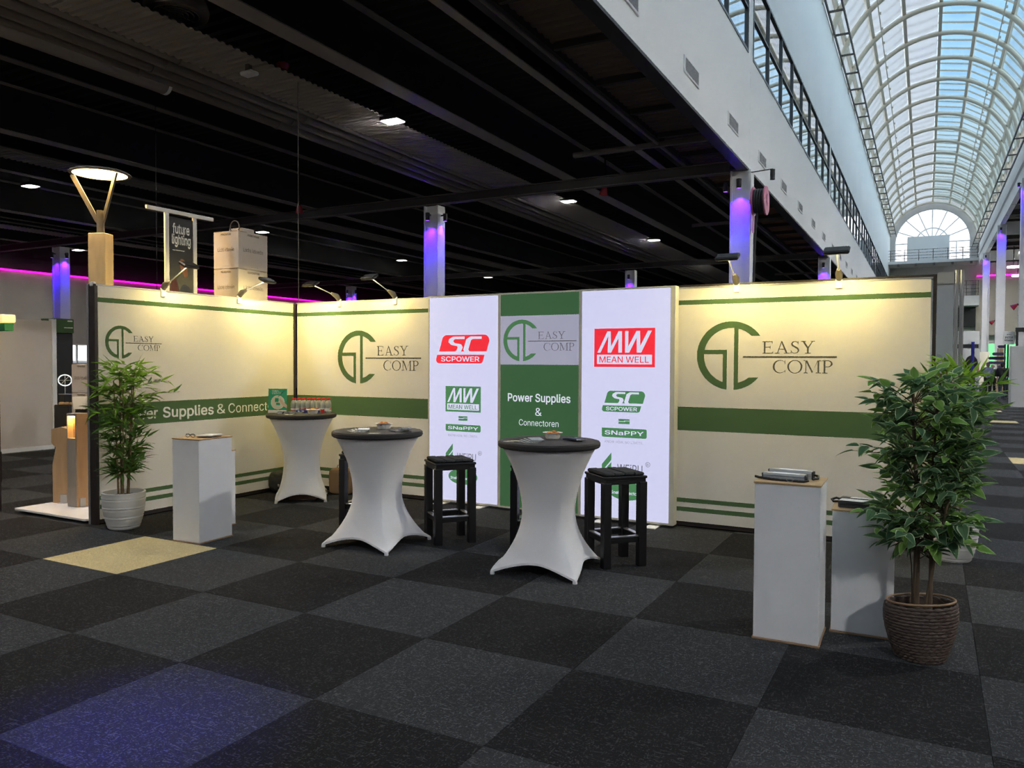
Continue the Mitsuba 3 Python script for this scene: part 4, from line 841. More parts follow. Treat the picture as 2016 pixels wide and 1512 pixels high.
def leaf_mesh(L, W, shape, droop=.18, fold=.22, n=7):
    """a leaf in the xz plane along +x, folded along its midrib; uv.x runs across"""
    v, uv = [], []
    for i in range(n+1):
        s = i/n; w = W/2*shape(s); z = -droop*L*s*s
        for k, u in ((-1, 0.), (0, .5), (1, 1.)):
            v.append((L*s, k*w, z+fold*abs(k)*w)); uv.append((u, s))
    f = []
    for i in range(n):
        for k in range(2):
            a = i*3+k; f += [(a, a+3, a+4), (a, a+4, a+1)]
    return trimesh.Trimesh(np.array(v), np.array(f), process=False), np.array(uv)
ovate = lambda s: max(.0, math.sin(math.pi*min(1, s**.62))**.85*(1-.25*s)) if s < 1 else 0.
lance = lambda s: max(.0, math.sin(math.pi*s**.55))**1.1 if 0 < s < 1 else 0.
def frame_to(p, d, roll, s):
    d = np.array(d)/np.linalg.norm(d); y = np.cross([0, 0, 1.], d); y = y/np.linalg.norm(y) if np.linalg.norm(y) > 1e-6 else np.array([0, 1., 0]); z = np.cross(d, y)
    c, q = math.cos(roll), math.sin(roll); y2, z2 = c*y+q*z, -q*y+c*z
    M = np.eye(4); M[:3, 0], M[:3, 1], M[:3, 2], M[:3, 3] = d*s, y2*s, z2*s, p; return M
def leaves(par, items, mats, plies, meshes, name='leaf'):
    """items: (matrix, variant, material index); the 300 nearest the eye are pieces, the others one part"""
    items = sorted(items, key=lambda it: np.linalg.norm(it[0][:3, 3]-EYE))
    rest = {}
    for M, var, mi_ in items[:300]: part(par, name, placed(plies[var], T(M.tolist())), mats[mi_])
    for M, var, mi_ in items[300:]:
        m = meshes[var][0].copy(); m.apply_transform(M); rest.setdefault(mi_, []).append((m, meshes[var][1]))
    for mi_, ms in rest.items():
        part(par, name+'_mass', J([m for m, _ in ms]), mats[mi_], kind='stuff', uv=np.vstack([u for _, u in ms]), smooth=True)
FIC = [leaf_mesh(.080, .050, ovate, d, f) for d, f in ((.10, .25), (.28, .15), (.05, .35))]
FICP = [mikit.ply(m, 'mat_ficus_leaf', True, uv=u) for m, u in FIC]
BAM = [leaf_mesh(.158, .029, lance, d, f, 6) for d, f in ((.12, .2), (.35, .2), (.0, .3))]
BAMP = [mikit.ply(m, 'mat_bamboo_leaf', True, uv=u) for m, u in BAM]

# ---- ficus in a woven basket
rn = random.Random(11)
FX, FY = 4.703, 1.155
t = thing('potted_ficus', 'artificial ficus tree with variegated leaves in a brown woven basket', 'potted plant')
def jit(a): return rn.uniform(-a, a)
stems = []
for k, (bxo, byo, tx, ty, r, zt) in enumerate(((-.025, -.02, -.04, -.02, .022, 1.60), (.045, .0, .07, .03, .014, 1.66), (.005, .03, .17, -.01, .013, 1.30), (-.05, .03, -.06, .03, .006, .78))):
    pts = [(FX+bxo+(tx-bxo)*s+.02*math.sin(5*s+k*2)*s, FY+byo+(ty-byo)*s+.015*math.cos(4*s+k), .10+(zt-.10)*s) for s in np.linspace(0, 1, 14)]
    stems.append(pts); part(t, 'trunk', tube(pts, np.linspace(r, r*.35, 14), 10), 'bark', smooth=True)
# canopy: twigs that start on a stem and end within the crown's outline, which is wide at the top and the bottom
def crown_r(z):
    return np.interp(z, [.60, .66, .75, .86, .98, 1.10, 1.25, 1.40, 1.52, 1.60, 1.66], [.10, .22, .30, .30, .24, .26, .28, .30, .32, .28, .12])
cv = np.array([-_down[0], -_down[1], 0]); side = np.array([_right[0], _right[1], 0]); side /= np.linalg.norm(side)
items, twigs = [], []
def ficus_twig(p0, p1, nl):
    p0, p1 = np.array(p0), np.array(p1)
    if p1[0] < 4.62 and p1[2] < .86: p1[1] = min(p1[1], 1.26)
    mid = (p0+p1)/2+[0, 0, .035]
    tt = np.linspace(0, 1, 7)[:, None]; c = (1-tt)**2*p0+2*tt*(1-tt)*mid+tt**2*p1
    twigs.append(tube(c, np.linspace(.0035, .0012, 7), 5))
    for i in range(nl):
        s = .35+.65*(i+1)/nl; j = min(5, int(s*6)); b = c[j]+(c[j+1]-c[j])*(s*6-j); d = (p1-p0)/np.linalg.norm(p1-p0)
        az = (2.3*i+jit(.5)); lat = np.cross(d, [0, 0, 1.]); lat /= np.linalg.norm(lat)+1e-9
        out = d*.6+lat*math.cos(az)*.85+np.array([0, 0, 1])*(math.sin(az)*.45-.30+jit(.2))
        if i == nl-1: out = d+np.array([0, 0, -.25])
        sc = rn.uniform(.92, 1.42)
        items.append((frame_to(b, out, jit(.7), sc), rn.randrange(3), 1 if rn.random() < .34 else 0))
def stem_at(z):
    s = stems[rn.randrange(3) if z < 1.25 else rn.randrange(2)]; return min(s, key=lambda q: abs(q[2]-z))
for k in range(180):
    z = .64+1.03*rn.random(); a = rn.uniform(0, 6.283)
    r = crown_r(z)*math.sqrt(rn.uniform(.35, 1.))
    end = (FX+.01+r*1.02*math.cos(a), FY+r*math.sin(a), z+jit(.03)); st = stem_at(max(.62, z-.10-.25*r))
    ficus_twig(st, end, rn.randrange(5, 9))
for e in ((-.27, -.12, 1.62, 9), (-.33, -.16, 1.24, 9), (-.30, -.16, .86, 10), (-.24, -.12, .76, 9), (.29, .04, 1.20, 9), (.25, .06, 1.40, 8), (.27, -.02, .86, 8), (-.20, -.10, .70, 8), (-.25, -.10, 1.5, 8), (.27, 0, 1.02, 8), (.10, -.12, .66, 8), (-.36, -.19, 1.21, 6)):
    ficus_twig(stem_at(e[2]-.08), (FX+e[0], FY+e[1], e[2]), e[3])
part(t, 'twigs', J(twigs), 'bark', kind='stuff', smooth=True)
def hits(q): return q[1] > 1.31 and q[0] < 4.60 and q[2] < .84
items = [it for it in items if not any(hits((it[0] @ np.array([u, w, -.01, 1]))[:3]) for u in (0, .045, .085) for w in (-.025, .025))]
leaves(t, items, ('ficus_leaf', 'ficus_leaf_light'), FICP, FIC)
# basket: woven strands in courses round a bellied form
mat('wicker', tex=mikit.proc(lambda p, n, uv: mix((.040, .026, .021), (.125, .090, .075), fbm(p.x*45, p.y*45, p.z*60, 3))), rough=.6, spec=.5)
k_ = part(t, 'basket', mv(lathe([(0, .004), (.122, .004), (.148, .08), (.170, .16), (.181, .23), (.179, .30), (.175, .30), (.175, .23), (.163, .16), (.140, .08), (.11, .012), (0, .012)], 40), FX, FY), 'wicker', 'brown woven basket', smooth=40)
def bprofile(z):
    return np.interp(z, [0, .02, .08, .16, .23, .28, .31, .335], [.130, .136, .157, .179, .191, .191, .186, .178])
def rim_dip(a): return .022*math.cos(a+.6)
bw = .0
NS, NC = 26, 18
strand = trimesh.creation.icosphere(2); strand.apply_scale((.5, .16, .21))
sv = np.array(strand.vertices); sv[:, 2] += sv[:, 0]*.12; strand.vertices = sv
strands = []
for c in range(NC):
    z = .012+.0176*c; r = float(bprofile(z)); n = NS
    for i in range(n):
        a = 2*math.pi*(i+.5*(c % 2))/n; L = 2*math.pi*r/n*1.18
        strands.append(((r, a, z+rim_dip(a)*c/NC), L, .0262))
s_ply = mikit.ply(strand, 'mat_wicker', True)
def strand_M(p, L, h):
    r, a, z = p; M = np.eye(4); M[:3, 0] = np.array([-math.sin(a), math.cos(a), 0])*L; M[:3, 1] = np.array([math.cos(a), math.sin(a), 0])*.055; M[:3, 2] = np.array([0, 0, 1.])*h*2.1
    M[:3, 3] = (FX+r*math.cos(a), FY+r*math.sin(a), z); return M
strands.sort(key=lambda q: np.linalg.norm(np.array([FX+q[0][0]*math.cos(q[0][1]), FY+q[0][0]*math.sin(q[0][1]), q[0][2]])-EYE))
for p, L, h in strands[:290]: part(k_, 'strand', placed(s_ply, T(strand_M(p, L, h).tolist())), 'wicker')
rest = []
for p, L, h in strands[290:]:
    m = strand.copy(); m.apply_transform(strand_M(p, L, h)); rest.append(m)
part(k_, 'weave_mass', J(rest), 'wicker', kind='stuff', smooth=True)
part(k_, 'rim', tube([(FX+.179*math.cos(a), FY+.179*math.sin(a), .337+rim_dip(a)) for a in np.linspace(0, 2*math.pi, 49)], .0065, 8, cap=False), 'ply_edge', 'pale rim cord', smooth=True)
part(t, 'soil', mv(lathe([(0, .10), (.143, .10), (.143, .09), (0, .09)], 30), FX, FY), 'soil')

# ---- two bamboo palms in ribbed white pots
def pot(t, px, py, r=.205, h=.375):
    prof = [(0, .003), (r*.66, .0), (r*.70, .004)]
    for i in range(29):
        s = i/28; rr = r*(.70+.30*math.sin(math.pi/2*min(1, s*1.15))**.8)+.0022*math.sin(i*2.3)+.0012*(i % 2); prof.append((rr, .006+(h-.02)*s))
    prof += [(r+.002, h-.012), (r+.004, h-.004), (r, h), (r-.014, h), (r-.02, h-.05), (r-.03, h-.06)]
    part(t, 'pot', mv(lathe(prof, 56), px, py), 'pot_white', 'ribbed white pot', smooth=25); part(t, 'soil', mv(lathe([(0, h-.05), (r-.02, h-.05), (r-.02, h-.06), (0, h-.06)], 30), px, py), 'soil')
def bamboo(px, py, seed, label, top, width, lean=0., n=70, extra=(), clear=lambda e: e):
    R_ = random.Random(seed); j = lambda a: R_.uniform(-a, a)
    t = thing('potted_bamboo', label, 'potted plant'); canes = []; pot(t, px, py)
    for k in range(5):
        a = k*1.26+seed; b = (px+.045*math.cos(a), py+.045*math.sin(a)); e = (px+lean+.10*math.cos(a)*width, py+.10*math.sin(a)*width); zt = top-.12-.09*(k % 3)
        pts = [(b[0]+(e[0]-b[0])*s, b[1]+(e[1]-b[1])*s, .26+(zt-.26)*s) for s in np.linspace(0, 1, 12)]; canes.append(pts)
        m = [tube(pts, np.linspace(.0105, .005, 12), 8)]+[tube([(x, y, z-.003), (x, y, z), (x, y, z+.003)], [.010, .0125, .010], 8) for x, y, z in pts[1:-1:2]]
        part(t, 'cane', J(m), 'cane', smooth=40)
    items, twigs = [], []
    def spray(p0, p1, nl, light):
        p0, p1 = np.array(p0), np.array(p1); c = [p0+(p1-p0)*s+np.array([0, 0, .05*math.sin(math.pi*s)]) for s in np.linspace(0, 1, 6)]
        twigs.append(tube(c, np.linspace(.003, .0012, 6), 5)); d = (p1-p0)/(np.linalg.norm(p1-p0)+1e-9)
        lat = np.cross(d, [0, 0, 1.]); lat /= np.linalg.norm(lat)+1e-9
        for i in range(nl):
            s = .3+.7*i/(nl-1); q = c[min(4, int(s*5))]+(c[min(5, int(s*5)+1)]-c[min(4, int(s*5))])*(s*5 % 1)
            out = d*.75+lat*(1 if i % 2 else -1)*R_.uniform(.25, .9)+np.array([0, 0, R_.uniform(-.55, .55)])
            sc_ = R_.uniform(.75, 1.2); tip = q+out/np.linalg.norm(out)*.165*sc_; out = np.array(clear(tip))-q
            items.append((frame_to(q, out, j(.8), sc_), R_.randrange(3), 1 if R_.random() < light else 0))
    for k in range(n):
        z = .50+(top-.58)*R_.random(); a = R_.uniform(0, 6.283); w = width*np.interp(z/top, [.28, .4, .6, .8, .92, 1.], [.15, .19, .25, .31, .25, .10])*math.sqrt(R_.uniform(.25, 1.))
        cn = canes[R_.randrange(5)]; st = min(cn, key=lambda q: abs(q[2]-(z-.05)))
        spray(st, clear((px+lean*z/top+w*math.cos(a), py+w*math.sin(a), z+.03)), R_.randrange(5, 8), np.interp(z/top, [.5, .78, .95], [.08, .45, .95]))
    for e in extra: spray(min(canes[0], key=lambda q: abs(q[2]-e[2]+.1)), clear((px+e[0], py+e[1], e[2])), 8, e[3])
    part(t, 'twigs', J(twigs), 'cane', kind='stuff', smooth=True)
    leaves(t, items, ('bamboo_leaf', 'bamboo_leaf_light'), BAMP, BAM)
bamboo(-2.535, 1.15, 3, 'artificial bamboo in a ribbed white pot before the left booth wall', 1.72, 1.0, .03, 140, ((.20, .42, 1.50, .8), (-.32, -.2, 1.22, .1), (.14, .30, 1.58, .8), (.25, .48, 1.38, .3)), lambda e: (max(e[0], -2.78), *e[1:]))
bamboo(4.92, 3.86, 5, 'artificial bamboo in a ribbed white pot at the right booth end, behind the ficus', 1.76, 1.05, .02, 150, ((.40, .1, 1.32, .5), (.36, .1, 1.55, .7), (-.12, -.05, 1.75, .9)), lambda e: (e[0], min(e[1], 3.98), e[2]))
# ================================================================== neighbouring stand on the left
mat('wood_warm', tex=mikit.proc(lambda p, n, uv: mix((.45, .27, .13), (.60, .40, .22), fbm(p.x*22, p.y*22, p.z*2.2, 3))), rough=.55)
mat('wood_pale', tex=mikit.proc(lambda p, n, uv: mix((.46, .33, .16), (.62, .47, .25), fbm(p.x*18, p.y*18, p.z*2.5, 3))), rough=.6)
mat('wood_grey', tex=mikit.proc(lambda p, n, uv: mix((.26, .22, .18), (.36, .32, .27), fbm(p.x*18, p.y*18, p.z*2.5, 3))), rough=.6)
mat('carton', (.55, .49, .44), .75); mat('carton_seam', (.30, .22, .15), .8); mat('lamp_metal', (.075, .07, .065), .45); mat('carton_print', (.20, .16, .12), .7)
t = thing('plinth', 'flat white plinth board left of the booth wall, under the wooden bollards', 'plinth')
part(t, 'board', cb(-4.30, -3.03, 1.05, 2.1, .03, .055, .004), 'white_laminate'); part(t, 'runner', bx(-4.1, -3.1, 1.2, 1.3, 0, .03), 'rubber'); part(t, 'runner', bx(-4.1, -3.1, 1.8, 1.9, 0, .03), 'rubber')
t = thing('bollard_light', 'short orange wooden bollard light with a cut out head, leftmost on the white plinth', 'bollard light')
pr = Polygon([(-.02, 0), (.17, 0), (.17, .86), (.08, .885), (-.03, .86), (-.03, .70), (.02, .645), (-.02, .45)])
m = trimesh.creation.extrude_polygon(pr, .14, engine='earcut'); v = np.array(m.vertices); m.vertices = np.stack([v[:, 0], v[:, 2], v[:, 1]], 1)
if m.volume < 0: m.invert()
part(t, 'post', mv(rot(m, 28), -4.225, 1.46, .055), 'wood_warm'); part(t, 'foot_bracket', mv(rot(J(bx(.07, .15, -.01, -.004, 0, .10), bx(.06, .16, -.05, 0, 0, .006)), 28), -4.225, 1.46, .055), 'alu')
t = thing('bollard_light', 'tall wooden bollard light with a lit niche on the white plinth', 'bollard light')
GB = lambda m: mv(rot(m, 4), -3.80, 1.48, .055)
part(t, 'post', GB(J(cb(-.085, .070, -.078, .078, 0, .78, .005), cb(-.085, .070, -.0, .078, .78, 1.06, .004), cb(-.085, .070, -.078, .0, 1.03, 1.06, .004), bx(-.085, -.070, -.078, 0, .78, 1.03), bx(.055, .070, -.078, 0, .78, 1.03))), 'wood_grey')
part(t, 'side_board', GB(cb(.070, .085, -.078, .078, .0, 1.06, .004)), 'wood_warm', 'warm side board')
part(t, 'niche', GB(bx(-.068, .054, -.006, -.001, .785, 1.025)), 'wood_warm', 'warmly lit niche'); part(t, 'lamp', GB(bx(-.05, .04, -.065, -.015, 1.012, 1.024)), 'print_white', 'small lamp', em=emit((85., 44., 10.), .5))
part(t, 'foot_bracket', GB(J(bx(.086, .092, -.05, .02, 0, .10), bx(.086, .14, -.05, .02, 0, .006))), 'alu')
t = thing('post_lantern', 'street lantern with glowing round head on a Y fork atop a square wooden post', 'lantern')
PX, PY = -3.83, 1.80
part(t, 'post', mv(rot(cb(-.105, .105, -.085, .085, .055, 3.19, .006), 24), PX, PY), 'wood_pale', 'square wooden post'); part(t, 'sleeve', cyl((PX, PY, 3.15), (PX, PY, 3.46), .042, 20), 'lamp_metal', smooth=40)
HX, HY, HZ = PX, PY, 3.885
dv = np.array([.86, .51])
for s, q in ((-1, .32), (1, .24)):
    a = (PX+dv[0]*.03*s, PY+dv[1]*.03*s, 3.33); b = (HX+dv[0]*q*s*1.0+(.08 if s > 0 else 0), HY+dv[1]*q*s-(.12 if s > 0 else 0), HZ-.01)
    part(t, 'fork_arm', bar(a, b, .022, .05), 'lamp_metal')
part(t, 'head', mv(lathe([(0, .04), (.20, .038), (.31, .02), (.33, .004), (.33, -.006), (.29, -.010), (.29, .0), (0, .0)], 56), HX, HY, HZ), 'lamp_metal', smooth=40)
part(t, 'diffuser', mv(lathe([(0, -.002), (.287, -.002)], 56), HX, HY, HZ), 'print_white', 'glowing disc', em=emit(L_LANTERN, 1.2))
t = thing('banner', 'black banner on a white post frame reading future lighting behind the left wall', 'banner')
FBn = Frame((-3.40, 2.36, 0), (0, 1, 0), (1, 0, 0))
part(t, 'frame', FBn.mesh(J(cb(-.02, .035, 0, 3.50, -.03, .0, .003), cb(.385, .44, 0, 3.50, -.03, .0, .003), cb(-.27, .70, 3.50, 3.545, -.03, .0, .003))), 'white_paint')
part(t, 'print', FBn.mesh(bx(.035, .385, .8, 3.46, -.02, -.012)), 'paper_dark', 'black printed cloth')
part(t, 'word', FBn.mesh(text('future', .09, .335, 3.27, .115, True), -.011), 'print_white', 'white lettering future'); part(t, 'word', FBn.mesh(text('lighting', .08, .35, 3.14, .115, True), -.011), 'print_white', 'white lettering lighting'); part(t, 'rule_line', FBn.ext(sbox(.085, 3.06, .26, 3.068), .001, -.011), 'print_white')
mat('portrait_skin', (.20, .085, .045), .7); mat('portrait_blue', (.03, .036, .06), .8); mat('portrait_red', (.07, .02, .025), .8)
part(t, 'portrait', J(FBn.ext(affinity.rotate(ell(.245, 2.87, .05, .10), 18), .001, -.011), FBn.ext(ell(.275, 2.79, .035, .045), .001, -.011)), 'portrait_skin', 'lit face in profile')
part(t, 'portrait', FBn.ext(unary_union([ell(.27, 2.40, .11, .26), sbox(.17, 1.9, .38, 2.4)]), .001, -.0118), 'portrait_blue', 'dark blue jacket'); part(t, 'portrait', FBn.ext(ell(.11, 2.55, .06, .18), .001, -.0118), 'portrait_red', 'reddish blur')
# cartons
def carton(x0, x1, y0, y1, z0, z1, label, group, big=True, deg=0):
    t = thing('carton', label, 'carton', group); c = ((x0+x1)/2, (y0+y1)/2, 0); G = lambda m: rot(m, deg, c)
    part(t, 'box', G(cb(x0, x1, y0, y1, z0+.001, z1-.001, .006)), 'carton')
    part(t, 'seam', G(J(bx(x0+.02, x0+.14, y0-.001, y0+.01, z1-.012, z1-.004), bx(x1-.14, x1-.02, y0-.001, y0+.01, z1-.012, z1-.004), bx(x1-.01, x1+.001, y0+.02, y0+.15, z1-.012, z1-.004), bx(x1-.01, x1+.001, y1-.14, y1-.02, z1-.012, z1-.004))), 'carton_seam')
    F1 = Frame((x0, y0, z0), (1, 0, 0), (0, -1, 0)); F2 = Frame((x1, y0, z0), (0, 1, 0), (1, 0, 0)); w, d, h = x1-x0, y1-y0, z1-z0
    ms = []
    for F_, W_ in ((F1, w), (F2, d)):
        ms.append(G(F_.mesh(text('PRINSEUSSEN', W_*.30, W_*.70, h*.885, .026, True), .0005)))
        if big: ms.append(G(F_.mesh(text('Licht ideeën', W_*.17, W_*.83, h*.46, .05), .0005)))
        ms.append(G(F_.mesh(bx(W_*.35, W_*.67, h*.065, h*.070, 0, .001), .0004)))
    part(t, 'print', J(ms), 'carton_print', 'faint brown print')
for k in range(7):
    z0 = .485*k
    carton(-3.575, -3.150, 3.20, 3.74, z0, z0+.485, 'topmost pale carton of the tall stack behind the left booth wall' if k == 6 else 'second carton from the top of the stack behind the left booth wall' if k == 5 else f'carton low in the tall stack behind the left booth wall, {("first", "second", "third", "fourth", "fifth")[k%5]} from the floor', None if k > 4 else 'lower cartons', True, 4)
t = thing('open_carton', 'open carton with a ring inside lying on top of the carton stack', 'carton')
part(t, 'box', cb(-3.62, -3.38, 3.50, 3.72, 3.40, 3.49, .006), 'carton'); part(t, 'ring', mv(rot(trimesh.creation.torus(.085, .008, 32, 8), 90, (0, 0, 0), (1, 0, 0)), -3.50, 3.49, 3.502), 'lamp_metal', smooth=True)
for k in range(4):
    carton(-6.32, -5.86, 3.0, 3.42, .415*k, .415*(k+1), 'pale carton at the top of the small stack left of the lantern post' if k == 3 else f'{("first", "second", "third")[k%3]} carton from the floor in the small stack left of the lantern post', None if k == 3 else 'lower cartons of the small stack')
t = thing('crate_lamp', 'dark small box with a white paper lamp left of the lantern post', 'lamp')
part(t, 'box', cb(-5.30, -5.05, 2.40, 2.6, 0.0, 1.08, .006), 'rubber'); part(t, 'shade', mv(lathe([(.06, 1.08), (.10, 1.08), (.115, 1.24), (.10, 1.24), (.06, 1.08)], 4), -5.05, 2.32), 'print_white')
# white stand wall, dark cabinet with green header, further left
t = thing('stand_wall', 'plain cream wall of the neighbouring stand at the left edge', 'partition wall')
part(t, 'panel', bx(-10.25, -10.20, -1.5, 5.06, .08, 2.47), 'carton'); part(t, 'skirting', bx(-10.25, -10.19, -1.5, 5.06, 0, .08), 'white_paint'); part(t, 'post', bx(-10.27, -10.17, 5.06, 5.14, 0, 2.5), 'white_paint')
FN = Frame((-10.20, -1.5, 0), (0, 1, 0), (1, 0, 0))
for u_, lb in ((2.2, 'near'), (4.6, 'far')): arm_light(FN, u_, .5, 2.72, .05, f'warm arm spotlight on the neighbouring stand wall, outside the frame, {lb} one')
t = thing('display_cabinet', 'tall black cabinet with a green header beside the cream stand wall', 'cabinet')
part(t, 'body', cb(-10.75, -10.38, 5.2, 5.60, .0, 2.25, .01), 'rubber'); part(t, 'header', cb(-10.76, -10.36, 5.19, 5.61, 2.25, 2.53, .004), 'print_green', 'green header')
FC = Frame((-10.36, 5.19, 0), (0, 1, 0), (1, 0, 0)); part(t, 'print', FC.mesh(bx(.22, .40, 2.345, 2.365, 0, .002)), 'print_white', 'small white print'); part(t, 'print', FC.mesh(bx(.29, .39, 2.475, 2.50, 0, .002)), 'print_white')
part(t, 'post', bx(-10.40, -10.34, 5.13, 5.19, 0, 2.52), 'alu')
t = thing('ring_lamp', 'white ring shaped lamp object glowing before the black cabinet', 'lamp')
rc = np.array([-9.29, 4.75, 1.345])
part(t, 'ring', tube([rc+np.array([.115*math.cos(a)*.8, .115*math.cos(a)*.6, .10*math.sin(a)]) for a in np.linspace(0, 2*math.pi, 30)], .011, 8, cap=False), 'print_white', smooth=True, em=emit((.8, .9, .9), .05))
part(t, 'spokes', J(*[bar(rc-np.array([.8*.11*math.cos(a), .6*.11*math.cos(a), .095*math.sin(a)]), rc+np.array([.8*.11*math.cos(a), .6*.11*math.cos(a), .095*math.sin(a)]), .009) for a in (0, .9, 1.57)]), 'print_white')
part(t, 'stand', J(bar(rc-[0, 0, .10], rc-[0, 0, .25], .012), mv(bx(-.09, .09, -.07, .07, 0, .012), rc[0], rc[1], rc[2]-.26)), 'alu')
t = thing('black_table', 'black draped table with small gold objects under the ring lamp', 'table')
part(t, 'cloth', cb(-9.36, -8.93, 4.58, 4.95, 0, .90, .01), 'rubber'); part(t, 'riser', cb(-9.35, -9.20, 4.68, 4.84, .90, 1.084, .01), 'rubber')
for x, y, lb in ((-9.19, 4.62, 'leftmost'), (-9.10, 4.66, 'middle'), (-9.00, 4.70, 'rightmost')): obj('small_lamp', mv(lathe([(0, 0), (.045, .005), (.05, .03), (.035, .05), (0, .055)], 16), x, y, .901), 'wood_warm', f'{lb} of three small gold brown objects on the black table', 'object', 'objects on the black table', smooth=40)
t = thing('hanging_frame', 'angular wooden frame lamp hanging before the small far window', 'lamp')
part(t, 'frame', J(*[bar(np.array(a), np.array(b), .03) for a, b in (((-9.1, 5.95, 1.98), (-8.95, 6.08, 2.32)), ((-9.1, 5.95, 1.98), (-8.95, 6.08, 1.66)), ((-9.1, 5.95, 1.98), (-8.7, 6.25, 1.98)), ((-8.95, 6.08, 2.32), (-8.7, 6.25, 1.98)), ((-8.95, 6.08, 1.66), (-8.7, 6.25, 1.98)), ((-8.95, 6.08, 2.32), (-8.4, 6.4, 2.4)), ((-8.4, 6.4, 2.4), (-8.7, 6.25, 1.98)))]), 'wood_warm'); part(t, 'cord', bar((-8.7, 6.25, 1.98), (-8.7, 6.25, 7.3), .008), 'rubber')
mat('sign_green', (.03, .30, .10), .5)
t = thing('round_sign', 'green round sign half hidden behind the booth wall', 'sign')
part(t, 'disc', rot(lathe([(0, 0), (.26, 0), (.26, .03), (0, .03)], 36), 90, (0, 0, 0), (0, 1, 0)).apply_translation((-12, 7.22, 2.68)), 'sign_green', smooth=40); part(t, 'pole', bar((-12.0, 7.22, 0), (-12.0, 7.22, 2.45), .04), 'alu')
t = thing('sign_lamp', 'small yellow lit lamp box over a green sign at the left edge', 'sign')
part(t, 'lamp', cb(-4.62, -4.31, .95, 1.1, 2.13, 2.22, .01), 'print_white', 'yellow lit box', em=emit((.95, .62, .18), .1)); part(t, 'plate', cb(-4.62, -4.32, .98, 1.08, 2.04, 2.125, .004), 'sign_green'); part(t, 'pole', bar((-4.56, 1.03, 0), (-4.56, 1.03, 2.05), .03), 'rubber')
obj('dark_counter', cb(-7.2, -6.72, 1.9, 2.24, 0, .43, .01), 'rubber', 'dark low block at the left edge of the picture', 'counter')

# ================================================================== the far aisle on the right
mat('cloth_black', (.012, .012, .014), .8); mat('jeans', (.022, .03, .048), .8); mat('cloth_white', (.45, .47, .55), .8); mat('cloth_grey', (.26, .25, .24), .8); mat('cloth_violet', (.12, .11, .16), .8); mat('skin', (.42, .24, .17), .6); mat('hair_dark', (.012, .010, .009), .6); mat('shoe', (.18, .18, .19), .6); mat('cloth_navy', (.012, .015, .03), .8)
def hull_body(bones, res=.03):
    parts = []
    for (a, ra), (b, rb) in bones:
        s = [m3.Manifold.sphere(r, 14).translate(tuple(map(float, p))) for p, r in ((a, ra), (b, rb))]; parts.append(m3.Manifold.batch_hull(s))
    u = m3.Manifold.batch_boolean(parts, m3.OpType.Add).refine_to_length(res).to_mesh()
    m = trimesh.Trimesh(u.vert_properties[:, :3], u.tri_verts, process=True); trimesh.smoothing.filter_taubin(m, iterations=6); return m
